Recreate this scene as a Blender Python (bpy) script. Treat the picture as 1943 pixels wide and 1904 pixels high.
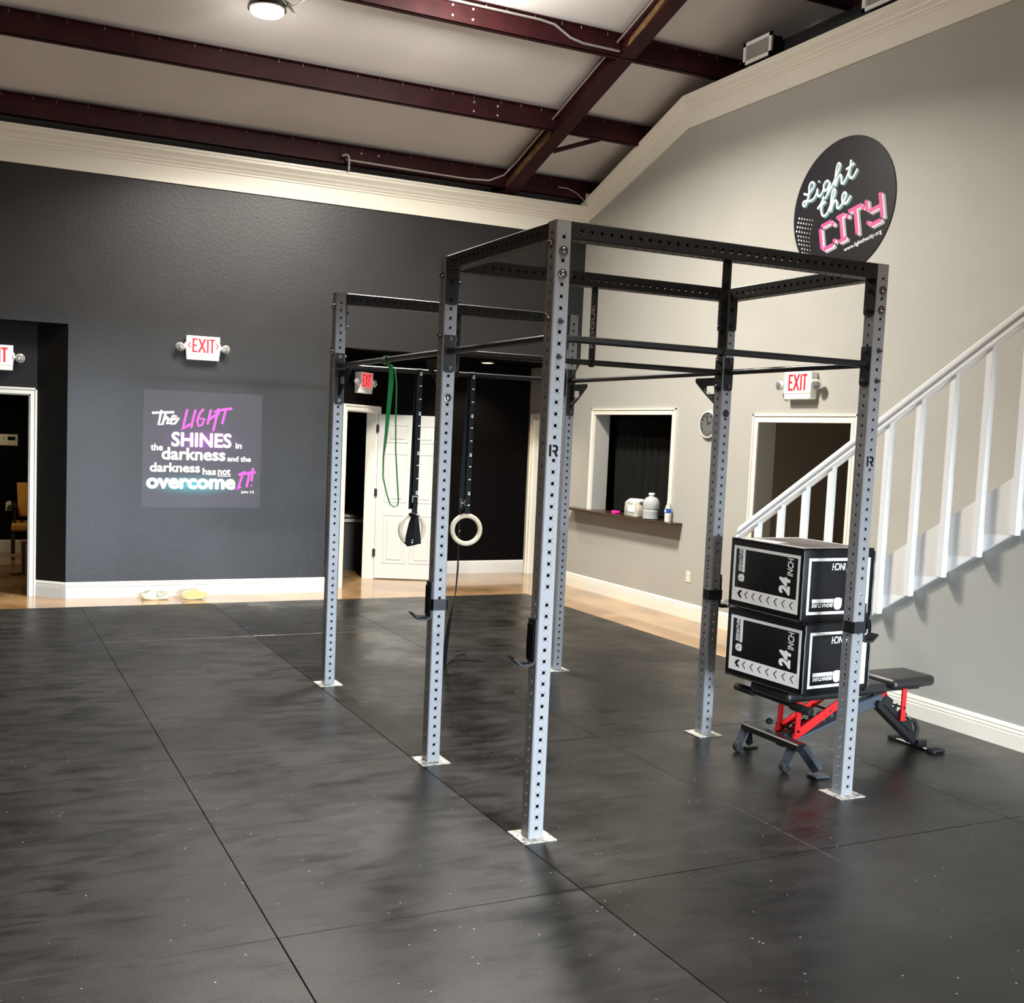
import bpy, bmesh, math, random
from mathutils import Vector, Matrix
from math import sin, cos, pi, radians
for o in list(bpy.data.objects): bpy.data.objects.remove(o)
S = bpy.context.scene
C = S.collection
V = Vector
rnd = random.Random(7)
# ---------------------------------------------------------------- camera, world, exposure, cool fill light
cam = bpy.data.cameras.new('camera'); cam.sensor_fit = 'HORIZONTAL'; cam.sensor_width = 36
cam.lens = 36 * 2023.30 / 1943; cam.shift_x = 108.91 / 1943; cam.shift_y = 29.81 / 1943
cam.clip_start = .05; cam.clip_end = 100
co = bpy.data.objects.new('camera', cam); C.objects.link(co)
co.location = (-2.33670, -4.11441, 1.80640); co.rotation_euler = (1.49267639, -0.03982018, -0.42714009)
S.camera = co
w = bpy.data.worlds.new('world'); S.world = w; w.use_nodes = True
w.node_tree.nodes['Background'].inputs[0].default_value = (.55, .6, .7, 1)
w.node_tree.nodes['Background'].inputs[1].default_value = .012
vs = S.view_settings; vs.view_transform = 'Standard'; vs.look = 'None'; vs.gamma = 1; vs.use_curve_mapping = False
vs.exposure = EXPO = 0.72
LP = [130, 300, 30, 110, 25, 60, 45]   # lamp powers
def area(name, loc, target, sx, sy, power, col=(1, 1, 1)):
    l = bpy.data.lights.new(name, 'AREA'); l.shape = 'RECTANGLE'; l.size = sx; l.size_y = sy; l.energy = power; l.color = col
    o = bpy.data.objects.new(name, l); C.objects.link(o); o.location = loc
    o.rotation_euler = (V(target) - V(loc)).to_track_quat('-Z', 'Y').to_euler(); return o
COOL_FILL = 7000
# added cool light shining in through a made-up opening in the unseen front wall
area('front_fill_light', (.9, -16, 2.9), (.9, 0, 2.1), 8, 1.6, COOL_FILL, (.74, .87, 1))
# ---------------------------------------------------------------- helpers
ORG = {}
def tag(o, label=None, cat=None, group=None, kind=None):
    if label: o['label'] = label
    if cat: o['category'] = cat
    if group: o['group'] = group
    if kind: o['kind'] = kind
    return o
def thing(name, label, cat, loc=(0, 0, 0), rz=0, group=None, local=False, kind=None):
    o = bpy.data.objects.new(name, None); C.objects.link(o); o.empty_display_size = .1
    o.location = loc; o.rotation_euler = (0, 0, rz); ORG[o.name] = V((0, 0, 0)) if local else V(loc)
    return tag(o, label, cat, group, kind)
class MB:
    def __init__(s): s.bm = bmesh.new()
    def poly(s, pts): return s.bm.faces.new([s.bm.verts.new(V(p)) for p in pts])
    def hexa(s, v, bev=0, seg=1):
        b = s.bm; vs_ = [b.verts.new(V(p)) for p in v]
        fs = [b.faces.new([vs_[i] for i in q]) for q in ((0, 3, 2, 1), (4, 5, 6, 7), (0, 1, 5, 4), (1, 2, 6, 5), (2, 3, 7, 6), (3, 0, 4, 7))]
        if bev:
            es = list({e for f in fs for e in f.edges})
            bmesh.ops.bevel(b, geom=es, offset=bev, segments=seg, profile=.5, affect='EDGES')
        return s
    def box(s, x0, x1, y0, y1, z0, z1, bev=0, seg=1):
        return s.hexa([(x0, y0, z0), (x1, y0, z0), (x1, y1, z0), (x0, y1, z0), (x0, y0, z1), (x1, y0, z1), (x1, y1, z1), (x0, y1, z1)], bev, seg)
    def beam(s, p0, p1, w_, h_, up=(0, 0, 1), bev=0):
        p0 = V(p0); p1 = V(p1); d = (p1 - p0).normalized(); u = V(up); a = d.cross(u).normalized() * w_ / 2; b = a.cross(d).normalized() * h_ / 2
        return s.hexa([p0 - a - b, p0 + a - b, p1 + a - b, p1 - a - b, p0 - a + b, p0 + a + b, p1 + a + b, p1 - a + b], bev)
    def ring(s, c, a, b, n, r): return [s.bm.verts.new(c + a * (r * cos(2 * pi * i / n)) + b * (r * sin(2 * pi * i / n))) for i in range(n)]
    def skin(s, rings, cap=True, closed=False):
        n = len(rings[0]); m = len(rings)
        for k in range(m if closed else m - 1):
            A = rings[k]; B = rings[(k + 1) % m]
            for i in range(n): s.bm.faces.new((A[i], A[(i + 1) % n], B[(i + 1) % n], B[i]))
        if cap and not closed:
            s.bm.faces.new(rings[0][::-1]); s.bm.faces.new(rings[-1])
        return s
    def cyl(s, p0, p1, r, n=16, r2=None):
        p0 = V(p0); p1 = V(p1); d = (p1 - p0).normalized(); t = V((0, 0, 1)) if abs(d.z) < .9 else V((1, 0, 0))
        a = d.cross(t).normalized(); b = d.cross(a)
        return s.skin([s.ring(p0, a, b, n, r), s.ring(p1, a, b, n, r if r2 is None else r2)])
    def tube(s, pts, r, n=8, closed=False):
        P = [V(p) for p in pts]; R = []; m = len(P); pa = None
        for i, p in enumerate(P):
            if closed: d = P[(i + 1) % m] - P[i - 1]
            else: d = P[min(i + 1, m - 1)] - P[max(i - 1, 0)]
            d.normalize()
            if pa is None:
                t = V((0, 0, 1)) if abs(d.z) < .9 else V((1, 0, 0)); pa = d.cross(t).normalized()
            pa = (pa - d * pa.dot(d)).normalized(); rr = r[i] if isinstance(r, (list, tuple)) else r
            R.append(s.ring(p, pa, d.cross(pa), n, rr))
        return s.skin(R, closed=closed)
    def lathe(s, c, prof, n=24, ax=(0, 0, 1), ref=(1, 0, 0)):
        c = V(c); ax = V(ax).normalized(); ref = (0, 0, 1) if abs(ax.dot(V(ref))) > .9 else ref; a = (V(ref) - ax * V(ref).dot(ax)).normalized(); b = ax.cross(a)
        return s.skin([s.ring(c + ax * h, a, b, n, max(r, 1e-4)) for r, h in prof])
    def prism(s, pts, vec):
        vec = V(vec); A = [s.bm.verts.new(V(p)) for p in pts]; B = [s.bm.verts.new(V(p) + vec) for p in pts]
        s.bm.faces.new(A[::-1]); s.bm.faces.new(B); n = len(A)
        for i in range(n): s.bm.faces.new((A[i], A[(i + 1) % n], B[(i + 1) % n], B[i]))
        return s
    def ribbon(s, pts, wv, th):
        P = [V(p) for p in pts]; m = len(P); R = []
        for i, p in enumerate(P):
            d = (P[min(i + 1, m - 1)] - P[max(i - 1, 0)]).normalized(); a = V(wv[i] if isinstance(wv, list) else wv) / 2
            nrm = d.cross(a).normalized() * th / 2
            R.append([s.bm.verts.new(p + q) for q in (-a - nrm, a - nrm, a + nrm, -a + nrm)])
        return s.skin(R)
    def sphere(s, c, r, n=16, sc=(1, 1, 1)):
        M = Matrix.Translation(V(c)) @ Matrix.Diagonal((r * sc[0], r * sc[1], r * sc[2], 1))
        bmesh.ops.create_uvsphere(s.bm, u_segments=n, v_segments=max(6, n // 2), radius=1, matrix=M); return s
    def perf(s, p, ax, u, v, L, wd, holes, r=.0085, ch=.005, ends=True):
        """square tube from p along ax; u,v cross axes; holes = {face: [positions]} punched as real openings"""
        b = s.bm; p = V(p); ax = V(ax); u = V(u); v = V(v); h = wd / 2; cc = .0122
        for key, nrm, t in (('-v', -v, u), ('+v', v, -u), ('-u', -u, -v), ('+u', u, v)):
            def pt(a, q, d=0): return b.verts.new(p + ax * a + t * q + nrm * (h - d))
            e = h - ch
            def quad(a0, a1, q0, q1): b.faces.new((pt(a0, q0), pt(a0, q1), pt(a1, q1), pt(a1, q0)))
            quad(0, L, -e, -cc); quad(0, L, cc, e); last = 0
            for c in sorted(holes.get(key, [])):
                if c - cc > last + 1e-5: quad(last, c - cc, -cc, cc)
                last = c + cc; O = []; I = []; D = []
                for i in range(12):
                    an = 2 * pi * i / 12; x, y = cos(an), sin(an); k = cc / max(abs(x), abs(y))
                    O.append(pt(c + y * k, x * k)); I.append(pt(c + y * r, x * r)); D.append(pt(c + y * r, x * r, .005))
                for i in range(12):
                    j = (i + 1) % 12; b.faces.new((O[i], O[j], I[j], I[i])); b.faces.new((I[i], I[j], D[j], D[i]))
            if last < L: quad(last, L, -cc, cc)
            n2 = nrm; t2 = t          # chamfer at the +t edge of this face
            a = lambda q: b.verts.new(p + ax * q + t2 * e + n2 * h); c2 = lambda q: b.verts.new(p + ax * q + t2 * h + n2 * e)
            b.faces.new((a(0), c2(0), c2(L), a(L)))
        if ends:
            for q in (0, L):
                e = h - ch; pts = [(e, h), (h, e), (h, -e), (e, -h), (-e, -h), (-h, -e), (-h, e), (-e, h)]
                b.faces.new([b.verts.new(p + ax * q + u * x + v * y) for x, y in pts])
        return s
def text(mb, body, o, ex, ey, w_, h_, th=.001, bold=0, shear=0, keep=False, font=None):
    """lettering as solid shapes: lower-left corner o, reading along ex, up along ey, fitted to w_ x h_"""
    cu = bpy.data.curves.new('t', 'FONT'); cu.body = body; cu.extrude = .5; cu.shear = shear; cu.resolution_u = 3
    to = bpy.data.objects.new('t', cu); C.objects.link(to); dg = bpy.context.evaluated_depsgraph_get(); dg.update()
    me = bpy.data.meshes.new_from_object(to.evaluated_get(dg))
    xs = [q.co.x for q in me.vertices]; ys = [q.co.y for q in me.vertices]; x0, x1, y0, y1 = min(xs), max(xs), min(ys), max(ys)
    o = V(o); ex = V(ex); ey = V(ey); en = ex.cross(ey); sx = w_ / (x1 - x0); sy = h_ / (y1 - y0)
    dirs = [(0, 0)] + [(bold * cos(2 * pi * i / 10), bold * sin(2 * pi * i / 10)) for i in range(10)] if bold else [(0, 0)]   # heavier weight: the same outline stacked with small offsets
    sx = w_ / (x1 - x0 + 2 * bold); sy = h_ / (y1 - y0 + 2 * bold)
    for k, (dx, dy) in enumerate(dirs):
        vv = [mb.bm.verts.new(o + ex * ((q.co.x - x0 + bold + dx) * sx) + ey * ((q.co.y - y0 + bold + dy) * sy) + en * ((q.co.z + .5) * th * (1 - .02 * k))) for q in me.vertices]
        for f in me.polygons:
            try: mb.bm.faces.new([vv[i] for i in f.vertices])
            except ValueError: pass
    bpy.data.objects.remove(to); bpy.data.curves.remove(cu); bpy.data.meshes.remove(me); return mb
def obj(name, mb, m, parent=None, base=None, sharp=35, merge=True, flat=False):
    bm = mb.bm
    if merge: bmesh.ops.remove_doubles(bm, verts=bm.verts, dist=2e-5)
    bmesh.ops.recalc_face_normals(bm, faces=bm.faces)
    if parent is None:
        if base is None:
            xs = [q.co.x for q in bm.verts]; ys = [q.co.y for q in bm.verts]; base = ((min(xs) + max(xs)) / 2, (min(ys) + max(ys)) / 2, min(q.co.z for q in bm.verts))
        org = V(base)
    else: org = ORG[parent.name]
    me = bpy.data.meshes.new(name)
    bmesh.ops.translate(bm, verts=bm.verts, vec=-org)
    bm.to_mesh(me); bm.free()
    me.polygons.foreach_set('use_smooth', [not flat] * len(me.polygons))
    if not flat: me.set_sharp_from_angle(angle=radians(sharp))
    me.materials.append(m); o = bpy.data.objects.new(name, me); C.objects.link(o)
    if parent is None: o.location = org
    else: o.parent = parent
    ORG[o.name] = org; return o
def sep(name, mb, m, parent):
    """one object for every loose piece of mb"""
    bm = mb.bm; left = set(bm.verts)
    while left:
        st_ = [left.pop()]; isl = list(st_)
        while st_:
            for e in st_.pop().link_edges:
                for v in e.verts:
                    if v in left: left.discard(v); isl.append(v); st_.append(v)
        q_ = MB(); mp = {v: q_.bm.verts.new(v.co) for v in isl}; fs = {f for v in isl for f in v.link_faces}
        for f in fs: q_.bm.faces.new([mp[v] for v in f.verts])
        obj(name, q_, m, parent)
    bm.free()
def struct(name, mb, m, parent=None, sharp=35):
    o = obj(name, mb, m, parent, base=(0, 0, 0) if parent is None else None, sharp=sharp, flat=name[:4] in ('trim', 'base'))
    if parent is None: o['kind'] = 'structure'
    return o
def dup(root, loc, rz=None, label=None):
    def cp(o, par):
        c = o.copy(); C.objects.link(c); c.parent = par
        for ch in o.children: cp(ch, c)
        return c
    r = cp(root, None); r.location = loc
    if rz is not None: r.rotation_euler = (0, 0, rz)
    if label: r['label'] = label
    return r
# ---------------------------------------------------------------- materials
def mat(name, col, rough=.5, metal=0, var=0, vs_=6, bump=0, bs=40, spec=.5, emit=0, coat=0, col2=None, rv=0):
    m = bpy.data.materials.new(name); m.use_nodes = True; nt = m.node_tree; N = nt.nodes; L = nt.links; p = N['Principled BSDF']
    c = (*col, 1); p.inputs['Base Color'].default_value = c; p.inputs['Roughness'].default_value = rough; p.inputs['Metallic'].default_value = metal
    p.inputs['Specular IOR Level'].default_value = spec; p.inputs['Coat Weight'].default_value = coat
    if emit: p.inputs['Emission Color'].default_value = c; p.inputs['Emission Strength'].default_value = emit
    g = N.new('ShaderNodeNewGeometry')
    if var or rv:
        n = N.new('ShaderNodeTexNoise'); n.inputs['Scale'].default_value = vs_; n.inputs['Detail'].default_value = 6; L.new(g.outputs['Position'], n.inputs['Vector'])
        r = N.new('ShaderNodeMapRange'); r.inputs[1].default_value = .3; r.inputs[2].default_value = .7; L.new(n.outputs['Fac'], r.inputs[0])
        if var:
            x = N.new('ShaderNodeMix'); x.data_type = 'RGBA'; L.new(r.outputs[0], x.inputs[0])
            x.inputs[6].default_value = (*[q * (1 - var) for q in col], 1); x.inputs[7].default_value = (*(col2 or [min(1, q * (1 + var)) for q in col]), 1); L.new(x.outputs[2], p.inputs['Base Color'])
        if rv:
            r2 = N.new('ShaderNodeMapRange'); r2.inputs[1].default_value = .3; r2.inputs[2].default_value = .7; r2.inputs[3].default_value = rough - rv; r2.inputs[4].default_value = rough + rv
            L.new(n.outputs['Fac'], r2.inputs[0]); L.new(r2.outputs[0], p.inputs['Roughness'])
    if bump:
        n = N.new('ShaderNodeTexNoise'); n.inputs['Scale'].default_value = bs; n.inputs['Detail'].default_value = 3; L.new(g.outputs['Position'], n.inputs['Vector'])
        b = N.new('ShaderNodeBump'); b.inputs['Strength'].default_value = bump; b.inputs['Distance'].default_value = .01; L.new(n.outputs['Fac'], b.inputs['Height']); L.new(b.outputs[0], p.inputs['Normal'])
    return m
GREY = mat("grey wall paint", (.388, .382, .345), .6, var=.03, vs_=2, bump=.06, bs=60)
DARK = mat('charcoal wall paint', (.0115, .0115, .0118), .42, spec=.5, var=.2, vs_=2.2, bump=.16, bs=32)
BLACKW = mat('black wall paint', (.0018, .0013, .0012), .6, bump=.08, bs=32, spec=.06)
TRIM = mat('cream trim paint', (.80, .76, .66), .4)
WHITE = mat('white trim paint', (.58, .572, .53), .38)
STAIRW = mat('white stair paint', (.83, .83, .82), .4)
MAROON = mat('maroon steel primer', (.031, .0045, .006), .6, spec=.25, var=.35, vs_=5, bump=.05)
RUST = mat('bare primer patch', (.17, .095, .03), .7, var=.5, vs_=12)
RACKG = mat('grey rack powder coat', (.27, .274, .285), .34, .25, bump=.04, bs=300)
RACKB = mat('black rack powder coat', (.011, .011, .012), .45, .0, spec=.35, bump=.04, bs=300)
BARB = mat('black bar coat', (.014, .014, .015), .36, .2)
STEEL = mat('dark zinc', (.16, .15, .14), .28, .95)
CHROME = mat('chrome', (.75, .75, .75), .15, 1)
INK = mat('black print', (.003, .003, .003), .6, spec=.1)
LETW = mat('white lettering', (.90, .90, .88), .5)
LETG = mat('grey cut lettering', (.36, .35, .32), .5)
PLATE = mat('scuffed zinc plate', (.42, .40, .36), .55, .3, var=.7, vs_=45, bump=.5, bs=90)
RED = mat('red enamel', (.62, .012, .014), .35)
BLUEG = mat('slate grey bench enamel', (.05, .06, .075), .32)
BENCHB = mat('black bench enamel', (.008, .008, .009), .35)
PAD = mat('black vinyl pad', (.013, .012, .012), .42, bump=.05, bs=200)
FOAM = mat('black foam grip', (.006, .006, .006), .8)
VINYL = mat('black box vinyl', (.004, .004, .005), .38, spec=.35, bump=.10, bs=18)
BOXTOP = mat('grey brown vinyl', (.10, .085, .08), .45, bump=.05, bs=30)
WOOD = mat('pale birch', (.66, .54, .38), .45, var=.12, vs_=14)
WEB = mat('black nylon webbing', (.004, .004, .005), .6, spec=.2, bump=.1, bs=500)
GREEN = mat('green latex', (.004, .20, .040), .45)
FROST = mat('clear jug plastic', (.86, .90, .90), .10)
DKWOOD = mat('dark walnut', (.035, .018, .010), .3, var=.4, vs_=8)
PLAST = mat('cream plastic', (.72, .68, .56), .4)
EXITW = mat('white sign plastic', (.86, .86, .82), .4)
EXITR = mat('red exit letters', (.70, .012, .02), .4, emit=.35)
LENS = mat('clear lamp lens', (.55, .56, .56), .12, .75)
CURT = mat('black curtain', (.008, .008, .007), .8, spec=.15)
BLK = mat('matte black', (.008, .008, .008), .6)
def rubber(name, lo, hi, r0, r1, spec, dust):
    m = mat(name, (.022, .022, .022), .4); nt = m.node_tree; N = nt.nodes; L = nt.links; p = N['Principled BSDF']; p.inputs['Specular IOR Level'].default_value = spec
    g = N.new('ShaderNodeNewGeometry')
    def noise(sc, det, vec=None, dist=0):
        n = N.new('ShaderNodeTexNoise'); n.inputs['Scale'].default_value = sc; n.inputs['Detail'].default_value = det; n.inputs['Distortion'].default_value = dist
        L.new(vec or g.outputs['Position'], n.inputs['Vector']); return n.outputs['Fac']
    def mr(x, a, b, c, d):
        r = N.new('ShaderNodeMapRange'); r.inputs[1].default_value = a; r.inputs[2].default_value = b; r.inputs[3].default_value = c; r.inputs[4].default_value = d; L.new(x, r.inputs[0]); return r.outputs[0]
    mp = N.new('ShaderNodeMapping'); mp.inputs['Scale'].default_value = (1.6, 4.5, 1); mp.inputs['Rotation'].default_value = (0, 0, .9); L.new(g.outputs['Position'], mp.inputs['Vector'])
    big = mr(noise(1.1, 5), .32, .68, 0, 1); streak = mr(noise(2.2, 8, mp.outputs[0], .6), .43, .74, 0, .95)
    vo = N.new('ShaderNodeTexVoronoi'); vo.inputs['Scale'].default_value = 17; L.new(g.outputs['Position'], vo.inputs['Vector'])
    sp = mr(vo.outputs['Distance'], .05, .075, 1, 0); pick = mr(noise(9, 2), .46, .56, 0, dust)
    mu = N.new('ShaderNodeMath'); mu.operation = 'MULTIPLY'; L.new(sp, mu.inputs[0]); L.new(pick, mu.inputs[1])
    def mix(f, a, b):
        x = N.new('ShaderNodeMix'); x.data_type = 'RGBA'; L.new(f, x.inputs[0])
        for q, i in ((a, 6), (b, 7)):
            if isinstance(q, tuple): x.inputs[i].default_value = (*q, 1)
            else: L.new(q, x.inputs[i])
        return x.outputs[2]
    c = mix(big, lo, hi); 
    c2 = mix(streak, c, tuple(q * .45 for q in lo))
    mp2 = N.new('ShaderNodeMapping'); mp2.inputs['Scale'].default_value = (3, 22, 1); mp2.inputs['Rotation'].default_value = (0, 0, -.25); L.new(g.outputs['Position'], mp2.inputs['Vector'])
    c2 = mix(mr(noise(1.6, 5, mp2.outputs[0], .4), .60, .68, 0, .9), c2, (.003, .003, .003)); c3 = mix(mu.outputs[0], c2, (.34, .33, .31)); L.new(c3, p.inputs['Base Color'])
    ro = N.new('ShaderNodeMath'); ro.operation = 'ADD'; L.new(mr(noise(1.7, 6), .3, .7, r0, r1), ro.inputs[0]); L.new(mr(streak, 0, 1, .04, -.06), ro.inputs[1]); L.new(ro.outputs[0], p.inputs['Roughness'])
    b = N.new('ShaderNodeBump'); b.inputs['Strength'].default_value = .12; b.inputs['Distance'].default_value = .004; L.new(noise(120, 3), b.inputs['Height']); L.new(b.outputs[0], p.inputs['Normal'])
    return m
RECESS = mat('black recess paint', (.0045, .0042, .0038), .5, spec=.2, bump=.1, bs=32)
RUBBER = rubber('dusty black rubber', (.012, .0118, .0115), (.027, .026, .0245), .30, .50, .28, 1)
RUBBER2 = rubber('clean shadow-dark rubber', (.0035, .0032, .003), (.0105, .0095, .0085), .20, .42, .42, .6)  # cleaner, darker tone that also stands in for the shadow right of the posts
CONC = mat('stained amber concrete', (.27, .14, .05), .17, var=.45, vs_=1.6, col2=(.43, .26, .125), rv=.06, coat=.3)
INSUL = mat('white vinyl roof insulation', (.72, .69, .675), .6, var=.05, vs_=1.2, bump=.10, bs=3)
# ---------------------------------------------------------------- room shell
YB = 7.22; XR = 4.47; TF = -.012
struct('floor', MB().box(-7.2, 8, -10.2, 12, -.2, TF), CONC)
m = MB()
m.box(-1.43, 1.29, YB, YB + .14, TF, 4.6); m.box(1.29, XR, YB, YB + .14, 2.71, 4.6); m.box(-7, -1.43, YB, YB + .14, 2.74, 4.6)
struct('wall_back', m, DARK)
# splayed recess on the left with a door to the office
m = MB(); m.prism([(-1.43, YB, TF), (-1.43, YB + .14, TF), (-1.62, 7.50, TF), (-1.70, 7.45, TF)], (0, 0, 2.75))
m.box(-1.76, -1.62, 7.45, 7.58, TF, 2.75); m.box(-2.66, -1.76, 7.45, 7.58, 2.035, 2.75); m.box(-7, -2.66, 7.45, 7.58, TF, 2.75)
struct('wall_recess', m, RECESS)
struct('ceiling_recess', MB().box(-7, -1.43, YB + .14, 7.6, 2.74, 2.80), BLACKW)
# alcove on the right: splay wall with door, black end wall
q = .7071
def sp(s, d=0, z=0): return (1.29 + s * q + d * q, 7.24 + s * q - d * q, z)   # s along the splay, d out of it
def spbox(mb, s0, s1, d0, d1, z0, z1, bev=0): return mb.hexa([sp(s0, d1, z0), sp(s1, d1, z0), sp(s1, d0, z0), sp(s0, d0, z0), sp(s0, d1, z1), sp(s1, d1, z1), sp(s1, d0, z1), sp(s0, d0, z1)], bev)
SA, SB = .44, 1.285
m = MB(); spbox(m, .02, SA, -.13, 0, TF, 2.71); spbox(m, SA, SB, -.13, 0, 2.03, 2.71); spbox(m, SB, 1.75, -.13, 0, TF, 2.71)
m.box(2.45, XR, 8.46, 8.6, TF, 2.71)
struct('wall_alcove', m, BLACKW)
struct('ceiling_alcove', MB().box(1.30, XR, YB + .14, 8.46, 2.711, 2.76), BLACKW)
# grey right wall, stepped openings, sloping top
m = MB(); T = .2
def gw(y0, y1, z0, z1a, z1b=None):
    z1b = z1a if z1b is None else z1b
    m.hexa([(XR, y0, z0), (XR + T, y0, z0), (XR + T, y1, z0), (XR, y1, z0), (XR, y0, z1a), (XR + T, y0, z1a), (XR + T, y1, z1b), (XR, y1, z1b)])
WT = lambda y: 5.35 if y < 5.26 else 5.35 - (y - 5.26) * .41
gw(8.30, 8.46, TF, 2.71); gw(7.50, 8.30, 2.04, 2.71); gw(YB + .02, 7.50, TF, 2.71); gw(YB, 7.36, 2.71, WT(YB), WT(7.36))
gw(6.80, YB + .02, TF, WT(6.80), WT(YB + .02)); gw(5.26, 6.80, 2.105, WT(5.26), WT(6.8)); gw(5.26, 6.80, TF, .945)
gw(3.90, 5.26, TF, 5.35); gw(2.73, 3.90, 2.03, 5.35); gw(-10, 2.73, TF, 5.35)
struct('wall_right', m, GREY)
# wall under the staircase
SL = .64; zb = lambda y: .73 + SL * (1.346 - y)
y0 = 1.346 + .73 / SL
m = MB().prism([(3.56, y0 - .02, TF), (3.56, -1.4, TF), (3.56, -1.4, zb(-1.4)), (3.56, y0 - .02, zb(y0 - .02))], (.09, 0, 0)); m.box(3.56, XR, -1.5, -1.4, TF, 5.41)
struct('wall_stairs', m, GREY)
struct('wall_left', MB().box(-7.1, -7, -10, 7.6, TF, 7.4), GREY)
m = MB(); m.box(-7, -1.3, -10.1, -10, TF, 7.6); m.box(2.9, XR + T, -10.1, -10, TF, 7.6); m.box(-1.3, 2.9, -10.1, -10, 2.3, 7.6)  # opening made up to let the added cool light in low
struct('wall_front', m, GREY)
# roof: sloping insulation sheet, steel purlins and a rafter
RZ = lambda y: 4.855 + .333 * (7.2 - y)
m = MB(); n = 60
for sgn in (0,):
    rows = []
    for i in range(n + 1):
        y = 9.2 - i * (10.4 / n); x_ = []
        for j in range(41):
            x = -7.1 + j * 15.2 / 40
            x_.append(m.bm.verts.new((x, y, RZ(y) + .02 + .018 * sin(7.3 * x + 1.3 * sin(y * 1.7)) * sin((7.17 - y) / 1.16 * pi) ** 2)))
        rows.append(x_)
    for a, b in zip(rows, rows[1:]):
        for j in range(40): m.bm.faces.new((a[j], a[j + 1], b[j + 1], b[j]))
m.hexa([(-7.1, -1.2, RZ(-1.2) + .02), (8.1, -1.2, RZ(-1.2) + .02), (8.1, -10.1, RZ(-1.2) - 2.9), (-7.1, -10.1, RZ(-1.2) - 2.9)] + [(-7.1, -1.2, RZ(-1.2) + .1), (8.1, -1.2, RZ(-1.2) + .1), (8.1, -10.1, RZ(-1.2) - 2.8), (-7.1, -10.1, RZ(-1.2) - 2.8)])
struct('ceiling', m, INSUL)
PY = [7.17, 6.03, 4.83, 3.65, 2.47]
pn = ['lowest, just above the cream crown of the charcoal wall', 'second up from the charcoal wall', 'third up, carrying a conduit', 'fourth up from the charcoal wall', 'fifth up from the charcoal wall']
pr = []
for k, y in enumerate(PY):
    z = RZ(y); m = MB(); PX = 7.5
    m.box(-7, PX, y - .004, y + .004, z - .2, z + .005); m.box(-7, PX, y - .004, y + .062, z - .2, z - .194); m.box(-7, PX, y + .058, y + .062, z - .2, z - .178); m.box(-7, PX, y - .062, y, z - .006, z + .0)
    o = obj('roof_purlin', m, MAROON, base=(0, y, z - .2)); tag(o, 'maroon steel roof purlin, ' + pn[k], 'purlin', 'maroon roof purlins'); pr.append(o)
    m = MB()
    for i in range(46):
        x = -4.4 + i * .26 + .03 * sin(i * 2.1 + k); m.cyl((x, y - .03, z - .006), (x, y - .033, z - .035), .0025, 5)
    o2 = obj('screw_tips', m, PLATE, o); o2['kind'] = 'stuff'
    for px_ in (1.55, 1.75) if k in (0, 2) else (2.35, 2.62):
        m = MB()
        for dz in (-.06, -.15): m.lathe((px_, y - .004, z + dz), [(.012, 0), (.012, .006), (.006, .009)], 8, (0, -1, 0))
        sep('bolt', m, PLATE, o)
m = MB(); xa, xb = 3.305, 3.47; zr = lambda y: 4.715 + .35 * (6.92 - y)
def raf(x0, x1, d0, d1):
    m.hexa([(x0, 7.7, zr(7.7) + d0), (x1, 7.7, zr(7.7) + d0), (x1, 1.6, zr(1.6) + d0), (x0, 1.6, zr(1.6) + d0), (x0, 7.7, zr(7.7) + d1), (x1, 7.7, zr(7.7) + d1), (x1, 1.6, zr(1.6) + d1), (x0, 1.6, zr(1.6) + d1)])
raf(xa, xb, 0, .012); raf(3.335, 3.345, .012, .19); raf(xa, xb, .19, .20)
raft = obj('roof_rafter', m, MAROON, base=(3.378, 4.6, zr(4.6))); tag(raft, 'maroon steel rafter beam climbing from the charcoal wall beside the grey wall', 'rafter')
m = MB()
def patch(pts): m.prism([(3.334, y, zr(y) + d) for y, d in pts], (-.002, 0, 0))
patch([(7.4, .015), (7.4, .12), (6.25, .13), (6.15, .09), (6.2, .03), (6.45, .05), (6.6, .015)]); patch([(4.75, .05), (4.7, .10), (4.4, .12), (4.0, .14), (3.5, .15), (3.6, .11), (4.2, .07), (4.5, .03)])
sep('bare_patch', m, RUST, raft)
obj('flange_brace', MB().beam((3.47, 6.35, zr(6.35) + .01), (4.02, 6.06, RZ(6.03) - .14), .05, .008, (0, 1, 0)), MAROON, raft)
# crown mouldings
prof = [(0, 0), (.018, 0), (.018, .165), (.028, .172), (.028, .190), (.040, .196), (.046, .215), (.066, .238), (.070, .252), (.098, .285), (.104, .290), (.104, .315), (.112, .320), (.112, .345), (0, .345)]
m = MB().prism([(-7, YB - d, 4.235 + h) for d, h in prof], (7 + XR - .02, 0, 0)); struct('trim_1', m, TRIM, sharp=20)
m = MB(); st = [(7.2, 4.40, .215), (5.26, 5.06, .31), (-9.9, 5.06, .31)]; R = []
for y, z, hh in st: R.append([m.bm.verts.new((XR - d, y, z + h_ * (hh / .345))) for d, h_ in prof])
m.skin(R); m.box(XR - .07, XR - .0, 7.16, 7.20, 4.40, 4.74)
struct('trim_2', m, TRIM, sharp=20)
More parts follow.
